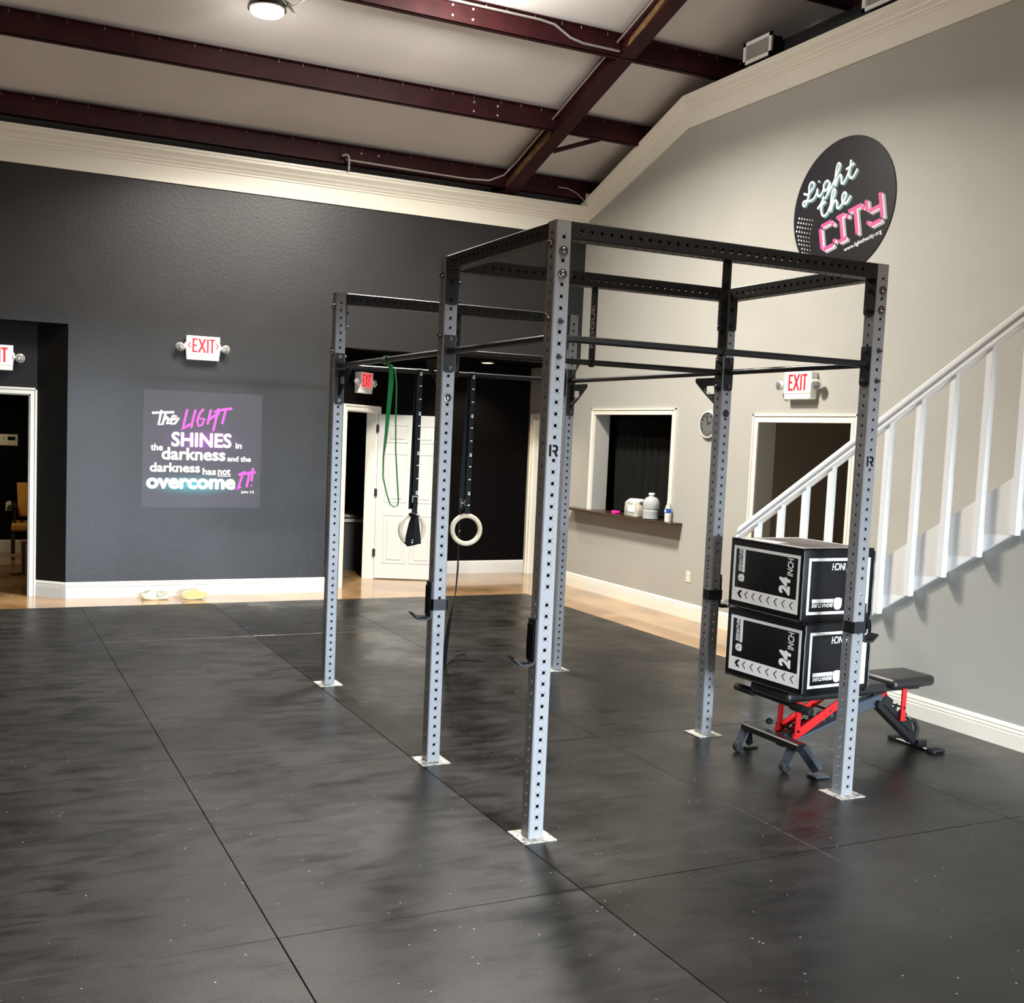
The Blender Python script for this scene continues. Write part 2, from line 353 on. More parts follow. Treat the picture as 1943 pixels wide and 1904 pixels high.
# baseboards
bp = [(0, 0), (.018, 0), (.018, .105), (.012, .11), (.016, .118), (.012, .135), (.014, .142), (.006, .162), (0, .165)]
def base(name, p0, p1, mt=WHITE, h=1.0):
    p0 = V(p0); p1 = V(p1); d = (p1 - p0).normalized(); nrm = V((d.y, -d.x, 0)); mb = MB()
    A = [mb.bm.verts.new(p0 + nrm * a + V((0, 0, b * h))) for a, b in bp]; B = [mb.bm.verts.new(p1 + nrm * a + V((0, 0, b * h))) for a, b in bp]
    mb.skin([A, B]); return struct(name, mb, mt, sharp=15)
base('baseboard_back', (-1.43, YB, TF), (1.29, YB, TF)); base('baseboard_recess', (-1.70, 7.45, TF), (-1.43, YB, TF))
base('baseboard_alcove', (2.45, 8.46, TF), (XR, 8.46, TF)); base('baseboard_splay', sp(1.36, 0, TF), sp(1.74, 0, TF))
base('baseboard_right', (XR, 7.43, TF), (XR, 3.99, TF), TRIM); base('baseboard_stairs', (3.56, 2.4, TF), (3.56, -1.4, TF), TRIM, 1.0)
base('baseboard_left', (-7, -10, TF), (-7, 7.4, TF)); base('baseboard_end', (1.29, YB, TF), (1.29, YB + .14, TF))
# door and window casings
def casing(name, pr_, pl_, zt, mt, wd=.085, foot=TF, jd=.2, sides='lrt', jm=None):
    """pr_/pl_ functions: p(s, d, z) on the wall; opening runs s0..s1"""
def case(name, P, s0, s1, z0, z1, mt, jamb, wd=.08, sill=False):
    mb = MB()
    def bx(a0, a1, d0, d1, c0, c1): mb.hexa([P(a0, d0, c0), P(a1, d0, c0), P(a1, d1, c0), P(a0, d1, c0), P(a0, d0, c1), P(a1, d0, c1), P(a1, d1, c1), P(a0, d1, c1)])
    for a0, a1, i0, i1 in ((s0 - wd, s0, s0 - .03, s0), (s1, s1 + wd, s1, s1 + .03)):
        bx(a0, a1, 0, .014, z0, z1 + wd); bx(a0 if a0 < s0 - .01 else a1 - .018, a0 + .018 if a0 < s0 - .01 else a1, .014, .024, z0, z1 + wd); bx(i0, i1, .014, .018, z0, z1 + .03)
    bx(s0, s1, 0, .014, z1, z1 + wd); bx(s0 - wd, s1 + wd, .014, .024, z1 + wd - .018, z1 + wd); bx(s0, s1, .014, .018, z1, z1 + .03)
    if jamb: bx(s0, s0 + .014, -jamb, 0, z0, z1); bx(s1 - .014, s1, -jamb, 0, z0, z1); bx(s0, s1, -jamb, 0, z1 - .014, z1)
    return struct(name, mb, mt)
case('trim_3', lambda s, d, z: (s, 7.45 - d, z), -2.66, -1.762, TF, 2.035, WHITE, .13, .062)
case('trim_4', lambda s, d, z: sp(s, d, z), SA, SB, TF, 2.03, TRIM, .13, .07)
GW = lambda s, d, z: (XR - d, -s, z)
case('trim_5', GW, -8.30, -7.50, TF, 2.04, TRIM, .2, .075)
case('trim_6', GW, -3.90, -2.73, TF, 2.03, TRIM, 0, .075)
# serving window in the grey wall with a dark wood ledge
wn = case('window_1', GW, -6.80, -5.26, .965, 2.10, TRIM, 0, .07); wn['label'] = 'serving hatch with cream casing in the grey wall'
o = struct('window_ledge', MB().box(XR - .17, XR + .19, 5.0, 7.22, .945, .968, .006), DKWOOD, wn)
# curtain behind the hatch
m = MB(); rows = []
for z in (.97, 1.25, 1.6, 1.9, 2.09):
    k = (2.09 - z) / 1.12
    rows.append([m.bm.verts.new((4.80 + .022 * sin(i * .62 + .5 * sin(i * .21) + k * .8) * (.5 + .5 * k) + .012 * sin(i * 1.7), 6.85 - i * 1.62 / 110, z)) for i in range(111)])
for a, b in zip(rows, rows[1:]):
    for i in range(110): m.bm.faces.new((a[i], a[i + 1], b[i + 1], b[i]))
tag(obj('curtain', m, CURT, base=(4.80, 6.03, .97)), 'black gathered curtain hanging behind the serving hatch', 'curtain')
# rooms glimpsed through the openings
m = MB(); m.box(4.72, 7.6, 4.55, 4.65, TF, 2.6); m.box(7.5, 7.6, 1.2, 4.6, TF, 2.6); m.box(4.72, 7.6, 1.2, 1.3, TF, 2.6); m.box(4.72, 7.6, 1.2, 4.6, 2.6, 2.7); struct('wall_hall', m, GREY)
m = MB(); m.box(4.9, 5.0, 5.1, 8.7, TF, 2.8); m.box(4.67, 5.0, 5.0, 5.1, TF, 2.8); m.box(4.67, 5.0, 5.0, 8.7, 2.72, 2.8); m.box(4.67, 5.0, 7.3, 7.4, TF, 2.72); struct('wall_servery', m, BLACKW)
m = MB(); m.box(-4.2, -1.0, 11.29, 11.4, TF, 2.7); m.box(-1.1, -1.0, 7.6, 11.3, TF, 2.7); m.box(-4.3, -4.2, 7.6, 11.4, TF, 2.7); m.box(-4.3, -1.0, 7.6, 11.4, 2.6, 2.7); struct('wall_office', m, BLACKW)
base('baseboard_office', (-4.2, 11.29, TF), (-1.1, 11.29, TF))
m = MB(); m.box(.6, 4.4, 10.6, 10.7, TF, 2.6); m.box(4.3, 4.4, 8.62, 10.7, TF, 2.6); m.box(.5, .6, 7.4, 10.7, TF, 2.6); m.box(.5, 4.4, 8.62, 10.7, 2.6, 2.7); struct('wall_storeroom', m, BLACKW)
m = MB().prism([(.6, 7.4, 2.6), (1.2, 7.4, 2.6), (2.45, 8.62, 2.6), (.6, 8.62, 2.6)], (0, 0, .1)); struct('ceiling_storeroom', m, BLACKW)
# six panel door standing open in the alcove
dr = thing('door_1', 'white six-panel door standing open in the black alcove', 'door', sp(SB + .01, .02, TF), radians(-23), local=True, kind='structure')
W_, H_ = .80, 2.02; m = MB().box(0, W_, -.018, .018, .012, H_)
obj('door_leaf', m, WHITE, dr); leaf = dr.children[0]
pans = [(z0, z1) for z0, z1 in ((.20, .80), (.95, 1.55), (1.68, 1.90))]
for z0, z1 in pans:
    for x0, x1 in ((.10, .37), (.43, .70)):
        m = MB(); m.box(x0, x1, -.0235, -.0175, z0, z1)
        m = MB()
        for a, b, c, d in ((x0, x1, z0, z0 + .014), (x0, x1, z1 - .014, z1), (x0, x0 + .014, z0, z1), (x1 - .014, x1, z0, z1)): m.box(a, b, -.024, -.017, c, d, .003)
        m.box(x0 + .045, x1 - .045, -.024, -.017, z0 + .045, z1 - .045, .006); obj('door_panel', m, WHITE, leaf)
for z in (.28, 1.02, 1.80): obj('hinge', MB().box(-.022, .012, -.028, -.012, z, z + .09).cyl((-.014, -.028, z - .004), (-.014, -.028, z + .094), .008, 8), BLK, dr)
m = MB().lathe((W_ - .06, -.018, .95), [(.03, 0), (.03, .006), (.012, .01), (.012, .04), (.027, .05), (.027, .065), (.012, .075)], 14, (0, -1, 0)); obj('door_knob', m, STEEL, dr)
# ---------------------------------------------------------------- rubber mats
XS = [-3.825, -2.58, -1.33, -.083, 1.163, 2.41, 3.545]; YS = [-2.40, -.562, 1.29, 3.055, 4.845, 6.62]
cn = ['at the far left edge', 'second column from the left', 'inside the left rack posts', 'inside the right rack posts', 'beside the grey wall']
rn = ['nearest row to the camera', 'row at the front rack posts', 'row behind the middle rack posts', 'row at the farthest rack posts', 'farthest row by the stained floor']
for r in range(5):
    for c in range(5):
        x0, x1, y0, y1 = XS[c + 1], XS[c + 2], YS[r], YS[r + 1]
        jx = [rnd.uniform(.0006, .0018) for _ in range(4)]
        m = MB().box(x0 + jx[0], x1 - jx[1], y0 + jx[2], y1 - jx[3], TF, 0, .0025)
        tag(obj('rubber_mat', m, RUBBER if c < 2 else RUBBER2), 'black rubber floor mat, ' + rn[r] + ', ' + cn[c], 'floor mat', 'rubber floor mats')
# ---------------------------------------------------------------- power rack
W, D1, D2, H = 1.854, 1.168, 3.022, 2.743; h = .0381
rack = thing('power_rack', 'large grey and black steel power rack with six perforated posts', 'power rack', (.927, 1.511, 0))
zf = [.046 + .0508 * i for i in range(21)] + [1.144 + .0508 * i for i in range(31)]
zs = [.046 + .0508 * i for i in range(11)] + [.581 + .0266 * i for i in range(21)] + [1.164 + .0508 * i for i in range(31)]
POST = {'A': (0, 0), 'E': (W, 0), 'B': (0, D1), 'F': (W, D1), 'C': (0, D2), 'D': (W, D2)}
PO = {}
def bolt(par, p, nrm, big=True, m=STEEL, ln=.012):
    r = .0185 if big else .012; mb = MB()
    if big: mb.lathe(p, [(.0215, 0), (.0225, .002), (.021, .005), (.0155, .006), (.015, .012), (.011, .015), (.009, .016)], 18, nrm); 
    else: mb.lathe(p, [(.0125, 0), (.0125, .010)], 6, nrm); mb.lathe(V(p) + V(nrm) * .010, [(.008, 0), (.008, ln), (.006, ln + .002)], 12, nrm)
    return obj('bolt', mb, m, par)
for k, (x, y) in POST.items():
    zz = [z for z in zf if not (k in 'AE' and abs(z - 1.75) < .03)]
    m = MB().perf((x, y, .004), (0, 0, 1), (1, 0, 0), (0, 1, 0), H - .004, 2 * h, {'-v': zz, '+v': zf, '-u': zs, '+u': zs})
    PO[k] = obj('upright', m, RACKG, rack, flat=True)
    m = MB().box(x - .084, x + .084, y - .082, y + .080, .0005, .0045); obj('base_plate', m, PLATE, PO[k])
    if k in 'AE':
        m = MB(); zc = 1.750; y0 = y - h - .0006   # cut-out letter R
        a = lambda u_, v_: (x - .004 + u_, y0, zc + v_)
        m.prism([a(-.021, -.026), a(-.021, .026), a(-.010, .026), a(-.010, -.026)], (0, .0012, 0))
        m.prism([a(-.004, .026), a(.014, .026), a(.024, .018), a(.024, 0), a(.016, -.006), a(.026, -.026), a(.013, -.026), a(.003, -.007), a(-.004, -.007), a(-.004, .002), a(.010, .002), a(.013, .006), a(.013, .012), a(.010, .016), a(-.004, .016)], (0, .0012, 0))
        obj('letter_cutout', m, INK, PO[k], flat=True)
for k in 'AE':
    x, y = POST[k]
    for z in (2.612, 2.514): bolt(PO[k], (x, y - h, z), (0, -1, 0))
    for z in (2.309, 2.157): bolt(PO[k], (x, y - h, z), (0, -1, 0), False)
for k in 'ABC':
    x, y = POST[k]
    for z in (2.645, 2.33): bolt(PO[k], (x - h, y, z), (-1, 0, 0))
for k in 'EFD':
    x, y = POST[k]
    for z in (2.60, 2.31): bolt(PO[k], (x + h, y, z), (1, 0, 0))
bolt(PO['B'], (0, D1 - h, 1.996), (0, -1, 0)); bolt(PO['F'], (W, D1 - h, 1.994), (0, -1, 0), True, RACKB)
def endplate(p, nrm, sd, z0, z1, wd=.072, m=None):
    m = m or MB(); nrm = V(nrm); sd = V(sd); p = V((p[0], p[1], 0)); a = wd / 2; c = .016; pts = []
    for s_, z in ((-a, z1), (-a, z0 + c), (-a + c * .3, z0 + c * .3), (-a + c, z0), (a - c, z0), (a - c * .3, z0 + c * .3), (a, z0 + c), (a, z1)): pts.append(p + sd * s_ + V((0, 0, z)))
    return m.prism(pts, nrm * .006)
def cross(k0, k1):
    p0 = V((*POST[k0], 0)); p1 = V((*POST[k1], 0)); d = (p1 - p0).normalized(); sd = V((d.y, -d.x, 0)); L = (p1 - p0).length - 2 * h
    n = int((L - .10) / .0508); s0 = (L - (n - 1) * .0508) / 2 if L < 1.2 else .050; hl = [s0 + .0508 * i for i in range(n)]
    hl = [q_ for q_ in hl if q_ < L - .04]
    m = MB().perf(p0 + d * (h + .001) + V((0, 0, H - h)), d, (0, 0, 1), sd, L - .002, .0758, {'-v': hl, '+v': hl, '-u': hl, '+u': hl}, ends=False)
    o = obj('crossmember', m, RACKB, rack, flat=True)
    for p, n_ in ((p0 + d * h, d), (p1 - d * h, -d)):
        m = endplate(p, n_, sd, 2.488, H); obj('end_plate', m, RACKB, o)
        for dz in (2.612, 2.514): bolt(o, p + n_ * .006 + V((0, 0, dz)), n_, False, RACKB)
    return o
for a, b in ('AE', 'BF', 'CD', 'AB', 'EF'): cross(a, b)
def gusset(m, p, d, sd, z0=1.98):
    """triangular plate below a bar end, in the plane of d and up, with a slot cut out"""
    p = V((p[0], p[1], 0)); q_ = lambda s_, z: p + d * s_ + V((0, 0, z)) - sd * .003
    m.prism([q_(.006, 2.215), q_(.235, 2.215), q_(.235, 2.19), q_(.135, 2.115), q_(.125, 2.115), q_(.125, 2.165), q_(.04, 2.165), q_(.04, 2.115), q_(.006, 2.115)], sd * .006)
    m.prism([q_(.006, 2.115), q_(.135, 2.115), q_(.006, 2.03)], sd * .006)
def bar(k0, k1, gus=False, plate=True, r=.0165):
    p0 = V((*POST[k0], 0)); p1 = V((*POST[k1], 0)); d = (p1 - p0).normalized(); sd = V((d.y, -d.x, 0)); z = 2.243
    o = obj('pull_up_bar', MB().cyl(p0 + d * (h + .006) + V((0, 0, z)), p1 - d * (h + .006) + V((0, 0, z)), r, 20), BARB, rack)
    for p, n_ in ((p0 + d * h, d), (p1 - d * h, -d)):
        m = endplate(p, n_, sd, 1.975 if gus else 2.13, 2.33, .064)
        if gus: gusset(m, p, n_, sd)
        obj('mounting_bracket', m, RACKB, o)
        for dz in ((2.005, 2.305) if gus else (2.157, 2.309)): bolt(o, p + n_ * .006 + V((0, 0, dz)), n_, False, STEEL, .004)
        if gus and p.x > 1:   # cut lettering along the diagonal of the gusset
            ex = (n_ * .129 + V((0, 0, .085))).normalized(); ex = ex if n_.y < 0 else ex
            m = MB(); en = V((-1, 0, 0))
            if n_.y < 0: text(m, 'ROGUE', p + V((-.0045, 0, 2.052)) + n_ * .022, ex, en.cross(ex), .15, .026, .001)
            else: text(m, 'ROGUE', p + V((-.0035, 0, 2.052)) + n_ * .022, ex, V((0, -ex.z, ex.y)), .15, .026, -.001)
            obj('cut_lettering', m, LETG, o)
    return o
for a, b in ('AE', 'BF', 'CD', 'AB', 'EF'): bar(a, b)
bar('C', 'B', True); bar('D', 'F', True)
for y in (0, D1, D2):
    m = MB(); m.box(.906, .914, y - .029, y + .029, 2.24, H - 2 * h); m.lathe((.90, y, 2.243), [(.026, 0), (.026, .02)], 16, (1, 0, 0))
    o = obj('bar_hanger', m, RACKB, rack)
    m = MB(); text(m, 'ROGUE', (.9055, y - .019, 2.325), (0, 0, 1), (0, 1, 0), .24, .036, .0012, .02); obj('cut_lettering', m, LETG if y == D1 else INK, o)
# J-cups hooked on the posts
def jcup(k, sx, z, wrap, label, group='rack j-cups'):
    x, y = POST[k]; f = x + sx * h; t = thing('j_cup', label, 'barbell hook', (f, y, z), group=group)
    X = lambda a: f + sx * a
    m = MB(); P = [(.001, .215), (.011, .215), (.011, .034), (.016, .024), (.026, .019), (.068, .019), (.108, .050), (.112, .044), (.072, .008), (.022, .008), (.008, .014), (.001, .026)]
    m.prism([(X(a), y - .034, z + b) for a, b in P], (0, .068, 0)); obj('hook', m, RACKB, t)
    m = MB().box(min(X(.011), X(.019)), max(X(.011), X(.019)), y - .030, y + .030, z + .034, z + .196, .003); obj('plastic_liner', m, INK, t)
    m = MB().box(min(X(.026), X(.068)), max(X(.026), X(.068)), y - .030, y + .030, z + .019, z + .026, .002); obj('lip_pad', m, INK, t)
    yy = y - h if wrap < 0 else y + h; e = .001; m = MB()
    a0, a1 = sorted((f + sx * .010, x - sx * (h + .010))); m.box(a0, a1, *sorted((yy + wrap * e, yy + wrap * (e + .007))), z + .062, z + .122)
    b0, b1 = sorted((x - sx * (h + e), x - sx * (h + e + .007))); m.box(b0, b1, *sorted((yy + wrap * (e + .007), y + .018 * -wrap)), z + .062, z + .122)
    c0, c1 = sorted((f + sx * e, f + sx * .010)); m.box(c0, c1, *sorted((yy + wrap * (e + .007), y - wrap * .01)), z + .062, z + .122)
    obj('wrap_bracket', m, RACKB, t); return t
jcup('A', -1, .785, 1, "black j-cup on the rack's nearest post, hook pointing left")
jcup('B', -1, .785, -1, 'black j-cup on the middle left post, in front of the white door')
jcup('E', 1, .80, -1, 'black j-cup on the right front post, crossing the lower box')
jcup('F', 1, .79, -1, 'black j-cup on the post just left of the stacked boxes')
# ---------------------------------------------------------------- gymnastics rings
def strapmarks(m, x, y, z0, z1, wd, face=-1):
    z = z1 - .03; i = 0
    while z > z0:
        m.box(x - .010, x + .008, y - .0022, y - .0012, z, z + .007)
        if i % 3 == 0: m.box(x - .010, x + .008, y - .0022, y - .0012, z - .016, z - .006)
        z -= .095; i += 1
ry = D2; zb_ = 2.243
t = thing('gymnastic_ring', 'left wooden ring, its spare strap bundled in front of the white door', 'gymnastic ring', (.60, ry, 1.09), group='hanging wooden rings')
m = MB(); m.tube([(.60 + .104 * cos(a), ry - .004 + .03 * cos(a), 1.105 + .104 * sin(a)) for a in [2 * pi * i / 40 for i in range(40)]], .0155, 12, True); obj('ring', m, WOOD, t)
def hangstrap(t, x, dy, zlow, wd=.036, back=.03):
    m = MB(); y1 = ry - .0185
    arc = [(x, ry - .0185 * cos(a), zb_ + .0185 * sin(a)) for a in [pi * i / 8 for i in range(9)]]
    m.ribbon([(x, ry - .010, zlow)] + [(x, ry - .0185, zb_ - .2)] + arc + [(x + back * .3, ry + .0185, zb_ - .2), (x + back, ry + .012, zlow + .05)], (wd, 0, 0), .0025)
    return obj('strap', m, WEB, t)
s1 = hangstrap(t, .612, 0, 1.20, .042, -.018)
m = MB(); strapmarks(m, .622, ry - .02, 1.36, 2.26, .04); sep('printed_mark', m, LETW, s1)
m = MB()   # bundled tail, folded back and forth and tied in the middle
for i, (dx, w0) in enumerate(((-.016, .05), (-.004, .066), (.006, .075), (.014, .06))):
    yy = ry - .03 - i * .011
    m.ribbon([(.60 + dx * .3, yy, 1.20), (.598 + dx, yy, 1.15), (.590 + dx * 1.6, yy - .006, 1.06), (.590 + dx * 1.7, yy - .004, 1.005), (.592 + dx * 1.2, yy, .985 + i * .004)], [(.03, 0, 0), (.04, .004, 0), (w0, .006, 0), (w0 + .01, .0, 0), (w0 * .6, 0, .01)], .004)
m.tube([(.600 + .026 * cos(a), ry - .03 + .034 * sin(a), 1.212 + .004 * sin(2 * a)) for a in [2 * pi * i / 16 for i in range(16)]], .014, 8, True)
m.ribbon([(.603, ry - .026, 1.34), (.607, ry - .034, 1.30), (.603, ry - .03, 1.20)], (.036, 0, 0), .006)
obj('strap_bundle', m, WEB, t)
m = MB(); m.box(.582, .634, ry - .034, ry - .022, 1.338, 1.350, .003); m.box(.580, .588, ry - .036, ry - .024, 1.30, 1.345, .002); obj('buckle', m, CHROME, t)
m = MB(); m.box(.603, .620, ry - .079, ry - .075, 1.212, 1.224); m.box(.573, .581, ry - .079, ry - .075, 1.03, 1.036); m.box(.571, .579, ry - .079, ry - .075, 1.01, 1.022); sep('printed_mark', m, LETW, t)
t = thing('gymnastic_ring', 'right wooden ring, its strap tail trailing down to the black mats', 'gymnastic ring', (1.035, ry, .98), group='hanging wooden rings')
m = MB(); m.tube([(1.035 + .104 * cos(a), ry - .004 - .02 * cos(a), 1.10 + .104 * sin(a)) for a in [2 * pi * i / 40 for i in range(40)]], .0178, 12, True); obj('ring', m, WOOD, t)
s2 = hangstrap(t, 1.035, 0, 1.196, .040, -.045)
m = MB(); strapmarks(m, 1.04, ry - .02, 1.25, 2.26, .04); sep('printed_mark', m, LETW, s2)
m = MB(); m.box(.984, .992, ry + .002, ry + .016, 1.27, 1.33, .002); m.box(.984, 1.022, ry + .002, ry + .016, 1.295, 1.304, .002); m.box(1.014, 1.022, ry + .002, ry + .016, 1.28, 1.32, .002); obj('buckle', m, CHROME, t)
m = MB(); m.ribbon([(.988, ry + .02, 1.30), (.99, ry + .022, 1.05), (.995, ry + .03, .80), (.999, ry + .06, .62), (1.0, ry + .11, .50), (1.005, ry + .17, .36), (1.015, ry + .23, .20), (1.03, ry + .28, .08), (1.04, ry + .31, .012)],
    [(.022, .03, 0), (.012, .036, 0), (.005, .038, 0), (.010, .037, 0), (.022, .03, 0), (.034, .018, 0), (.038, .008, 0), (.038, 0, 0), (.038, 0, 0)], .0025)
m.ribbon([(1.04, ry + .315, .006), (1.11, ry + .42, .006), (1.22, ry + .50, .03), (1.30, ry + .50, .045), (1.37, ry + .44, .024), (1.42, ry + .38, .004)], [(.03, -.02, 0), (.022, -.03, 0), (.01, -.03, .02), (.01, -.03, .02), (.02, .03, .0), (.02, .03, 0)], .0025); obj('strap_tail', m, WEB, t)
m = MB(); m.box(.984, .994, ry + .012, ry + .016, 1.085, 1.092); m.box(.985, .996, ry + .012, ry + .016, 1.015, 1.028); sep('printed_mark', m, LETW, t)
# green band looped over the far left bar
bx = 0; by = 2.07; bz = 2.243
t = thing('resistance_band', "green elastic loop band hanging from the rack's left side bar", 'resistance band', (bx, by, 1.34))
m = MB(); m.ribbon([(.020, by + .01, bz - .02), (.022, by, bz + .004), (.010, by - .004, bz + .0215), (-.010, by, bz + .0215), (-.022, by, bz), (-.02, by, bz - .022), (.0, by - .005, bz - .03)], (0, .045, 0), .005)
m.ribbon([(-.01, by - .01, bz - .02), (.01, by - .03, bz - .035), (.018, by - .045, bz - .07), (.015, by - .05, bz - .15), (.005, by - .05, bz - .30), (-.002, by - .045, bz - .45), (-.01, by - .03, bz - .60), (-.008, by - .03, bz - .72), (.015, by - .05, bz - .83), (.03, by - .07, bz - .885), (.05, by - .09, bz - .90)],
    [(.02, .03, 0), (.03, .02, 0), (.035, .01, 0), (.034, .005, 0), (.030, .01, 0), (.024, .014, 0), (.014, .018, 0), (.012, .016, 0), (.010, .014, 0), (.010, .012, 0), (.010, .012, 0)], .004)
m.ribbon([(.05, by - .09, bz - .90), (.068, by - .10, bz - .89), (.072, by - .10, bz - .86), (.062, by - .09, bz - .72), (.050, by - .08, bz - .55), (.045, by - .075, bz - .35), (.044, by - .07, bz - .15), (.036, by - .06, bz - .06), (.015, by - .03, bz - .03)],
    [(.010, .012, 0)] * 9, .004)
obj('band_loop', m, GREEN, t)
# ---------------------------------------------------------------- soft plyo boxes
def stroke(mb, pts, r, nrm, n=8, sq=.06):
    """flat painted stroke along pts"""
    nrm = V(nrm); k = len(mb.bm.verts); mb.tube(pts, r, n); mb.bm.verts.ensure_lookup_table()
    pl = V(pts[0]).dot(nrm)
    for v in list(mb.bm.verts)[k:]:
        dd = v.co.dot(nrm) - pl; v.co -= nrm * (dd * (1 - sq))
    return mb
def rect(mb, o, ex, ey, x0, x1, y0, y1, th=.0012):
    o = V(o); ex = V(ex); ey = V(ey); en = ex.cross(ey)
    return mb.prism([o + ex * x0 + ey * y0, o + ex * x1 + ey * y0, o + ex * x1 + ey * y1, o + ex * x0 + ey * y1], en * th)
def frame(mb, o, ex, ey, x0, x1, y0, y1, t):
    rect(mb, o, ex, ey, x0, x1, y0, y0 + t); rect(mb, o, ex, ey, x0, x1, y1 - t, y1); rect(mb, o, ex, ey, x0, x0 + t, y0 + t, y1 - t); rect(mb, o, ex, ey, x1 - t, x1, y0 + t, y1 - t)
def chev(mb, o, ex, ey, cx, cy, s, t):
    o = V(o); ex = V(ex); ey = V(ey); en = ex.cross(ey); q_ = lambda a, b: o + ex * (cx + a * s) + ey * (cy + b * s)
    mb.prism([q_(-.5, 0), q_(.5, 1), q_(.5 + t, 1), q_(-.5 + t, 0), q_(.5 + t, -1), q_(.5, -1)], en * .0010)
def badge(mb, o, ex, ey, cx, cy, s):
    o = V(o); ex = V(ex); ey = V(ey); en = ex.cross(ey); P = [(-.5, -.5), (-.52, .1), (-.40, .42), (-.15, .56), (.15, .56), (.40, .42), (.52, .1), (.5, -.5), (.2, -.62), (-.2, -.62)]
    return mb.prism([o + ex * (cx + a * s) + ey * (cy + b * s) for a, b in P], en * .0012)
BX, BY, BZ = .505, .612, .396
def word(par, m_, *args, name='printed_word'):
    w_ = MB(); text(w_, *args); return obj(name, w_, m_, par)
def plyo(label, loc, rz):
    t = thing('plyo_box', label, 'plyo box', loc, rz, 'stacked soft jump boxes', local=True)
    m = MB().box(0, BX, 0, BY, 0, BZ, .010, 2); obj('foam_body', m, VINYL, t)
    m = MB()
    for p in (((0, 0, .012), (0, 0, BZ - .012)), ((BX, 0, .012), (BX, 0, BZ - .012)), ((.012, 0, BZ), (BX - .012, 0, BZ)), ((0, .012, BZ), (0, BY - .012, BZ)), ((.012, 0, 0), (BX - .012, 0, 0)), ((0, .012, 0), (0, BY - .012, 0))):
        a = V(p[0]); b = V(p[1]); m.tube([a.lerp(b, i / 10) + V((.0012 * sin(i * 2.3), .0012 * cos(i * 1.7), .001 * sin(i * 3))) for i in range(11)], .0055, 6)
    obj('seam_piping', m, VINYL, t)
    # left face (-x): reads with the viewer's right at -y
    o = (0, BY, 0); ex = (0, -1, 0); ey = (0, 0, 1); m = MB(); frame(m, o, ex, ey, .034, BY - .026, .034, BZ - .040, .017); rect(m, o, ex, ey, .05, BY - .04, .05, .112)
    obj('printed_frame', m, LETW, t)
    z = (0, 0, 1); yl = (0, 1, 0)
    word(t, LETW, '24', (-.0002, .095, .128), z, yl, .098, .088, .0012, .055, .12); word(t, LETW, 'INCH', (-.0002, .078, .236), z, yl, .098, .045, .0012, .012, .12)
    word(t, LETW, 'SIGNATURE', (-.0002, BY - .105, .208), z, yl, .135, .024, .0012, .03, .12); m = MB(); rect(m, (-.0002, 0, 0), z, yl, .205, .345, BY - .133, BY - .112); badge(m, (-.0002, 0, 0), z, yl, .172, BY - .106, .042)
    sep('printed_logo', m, LETW, t)
    m = MB()
    for i in range(8):
        chev(m, (-.0012, BY, 0), ex, ey, .095 + i * .0625, .078, .0215, .9 if i == 0 else .27)
    badge(m, (-.0014, 0, 0), z, yl, .170, BY - .106, .006); sep('printed_chevron', m, INK, t)
    # near face (-y)
    o = (0, 0, 0); ex = (1, 0, 0); ey = (0, 0, 1); m = MB(); frame(m, o, ex, ey, .036, BX - .03, .036, BZ - .050, .016); rect(m, o, ex, ey, BX - .145, BX - .04, .05, BZ - .06); obj('printed_frame', m, LETW, t)
    l = (-1, 0, 0); dn = (0, 0, -1)
    word(t, LETW, 'INCH', (.295, -.0002, BZ - .078), l, dn, .094, .040, .0012, .012, .12); word(t, LETW, '20', (.372, -.0002, BZ - .075), l, dn, .068, .075, .0012, .05, .12)
    word(t, LETW, 'SIGNATURE', (.222, -.0002, .096), l, dn, .150, .021, .0012, .03, .12); m = MB(); rect(m, (0, -.0002, 0), l, dn, -.222, -.072, -.121, -.100); badge(m, (0, -.0002, 0), l, dn, -.256, -.092, .056)
    sep('printed_logo', m, LETW, t)
    m = MB()
    for i in range(7): chev(m, (BX - .092, -.0012, .085 + i * .043), (0, 0, 1), (-1, 0, 0), 0, 0, .019, .9 if i == 0 else .27)
    sep('printed_chevron', m, INK, t)
    # top
    o = (0, 0, BZ); ex = (1, 0, 0); ey = (0, 1, 0); m = MB(); frame(m, o, ex, ey, .03, BX - .03, .03, BY - .03, .018); rect(m, o, ex, ey, .06, .16, .30, BY - .05)
    obj('printed_frame', m, LETW, t)
    m = MB(); rect(m, (0, 0, BZ - .0004), ex, ey, .05, BX - .05, .05, BY - .05); obj('top_panel', m, BOXTOP, t)
    return t
plyo('lower black plyo box lying on the bench, turned slightly, its 24 INCH near the bottom', (1.795, .275, .458), radians(3.2))
plyo('upper black plyo box, topmost of the stack on the bench', (1.760, .285, .8665), radians(-.4))
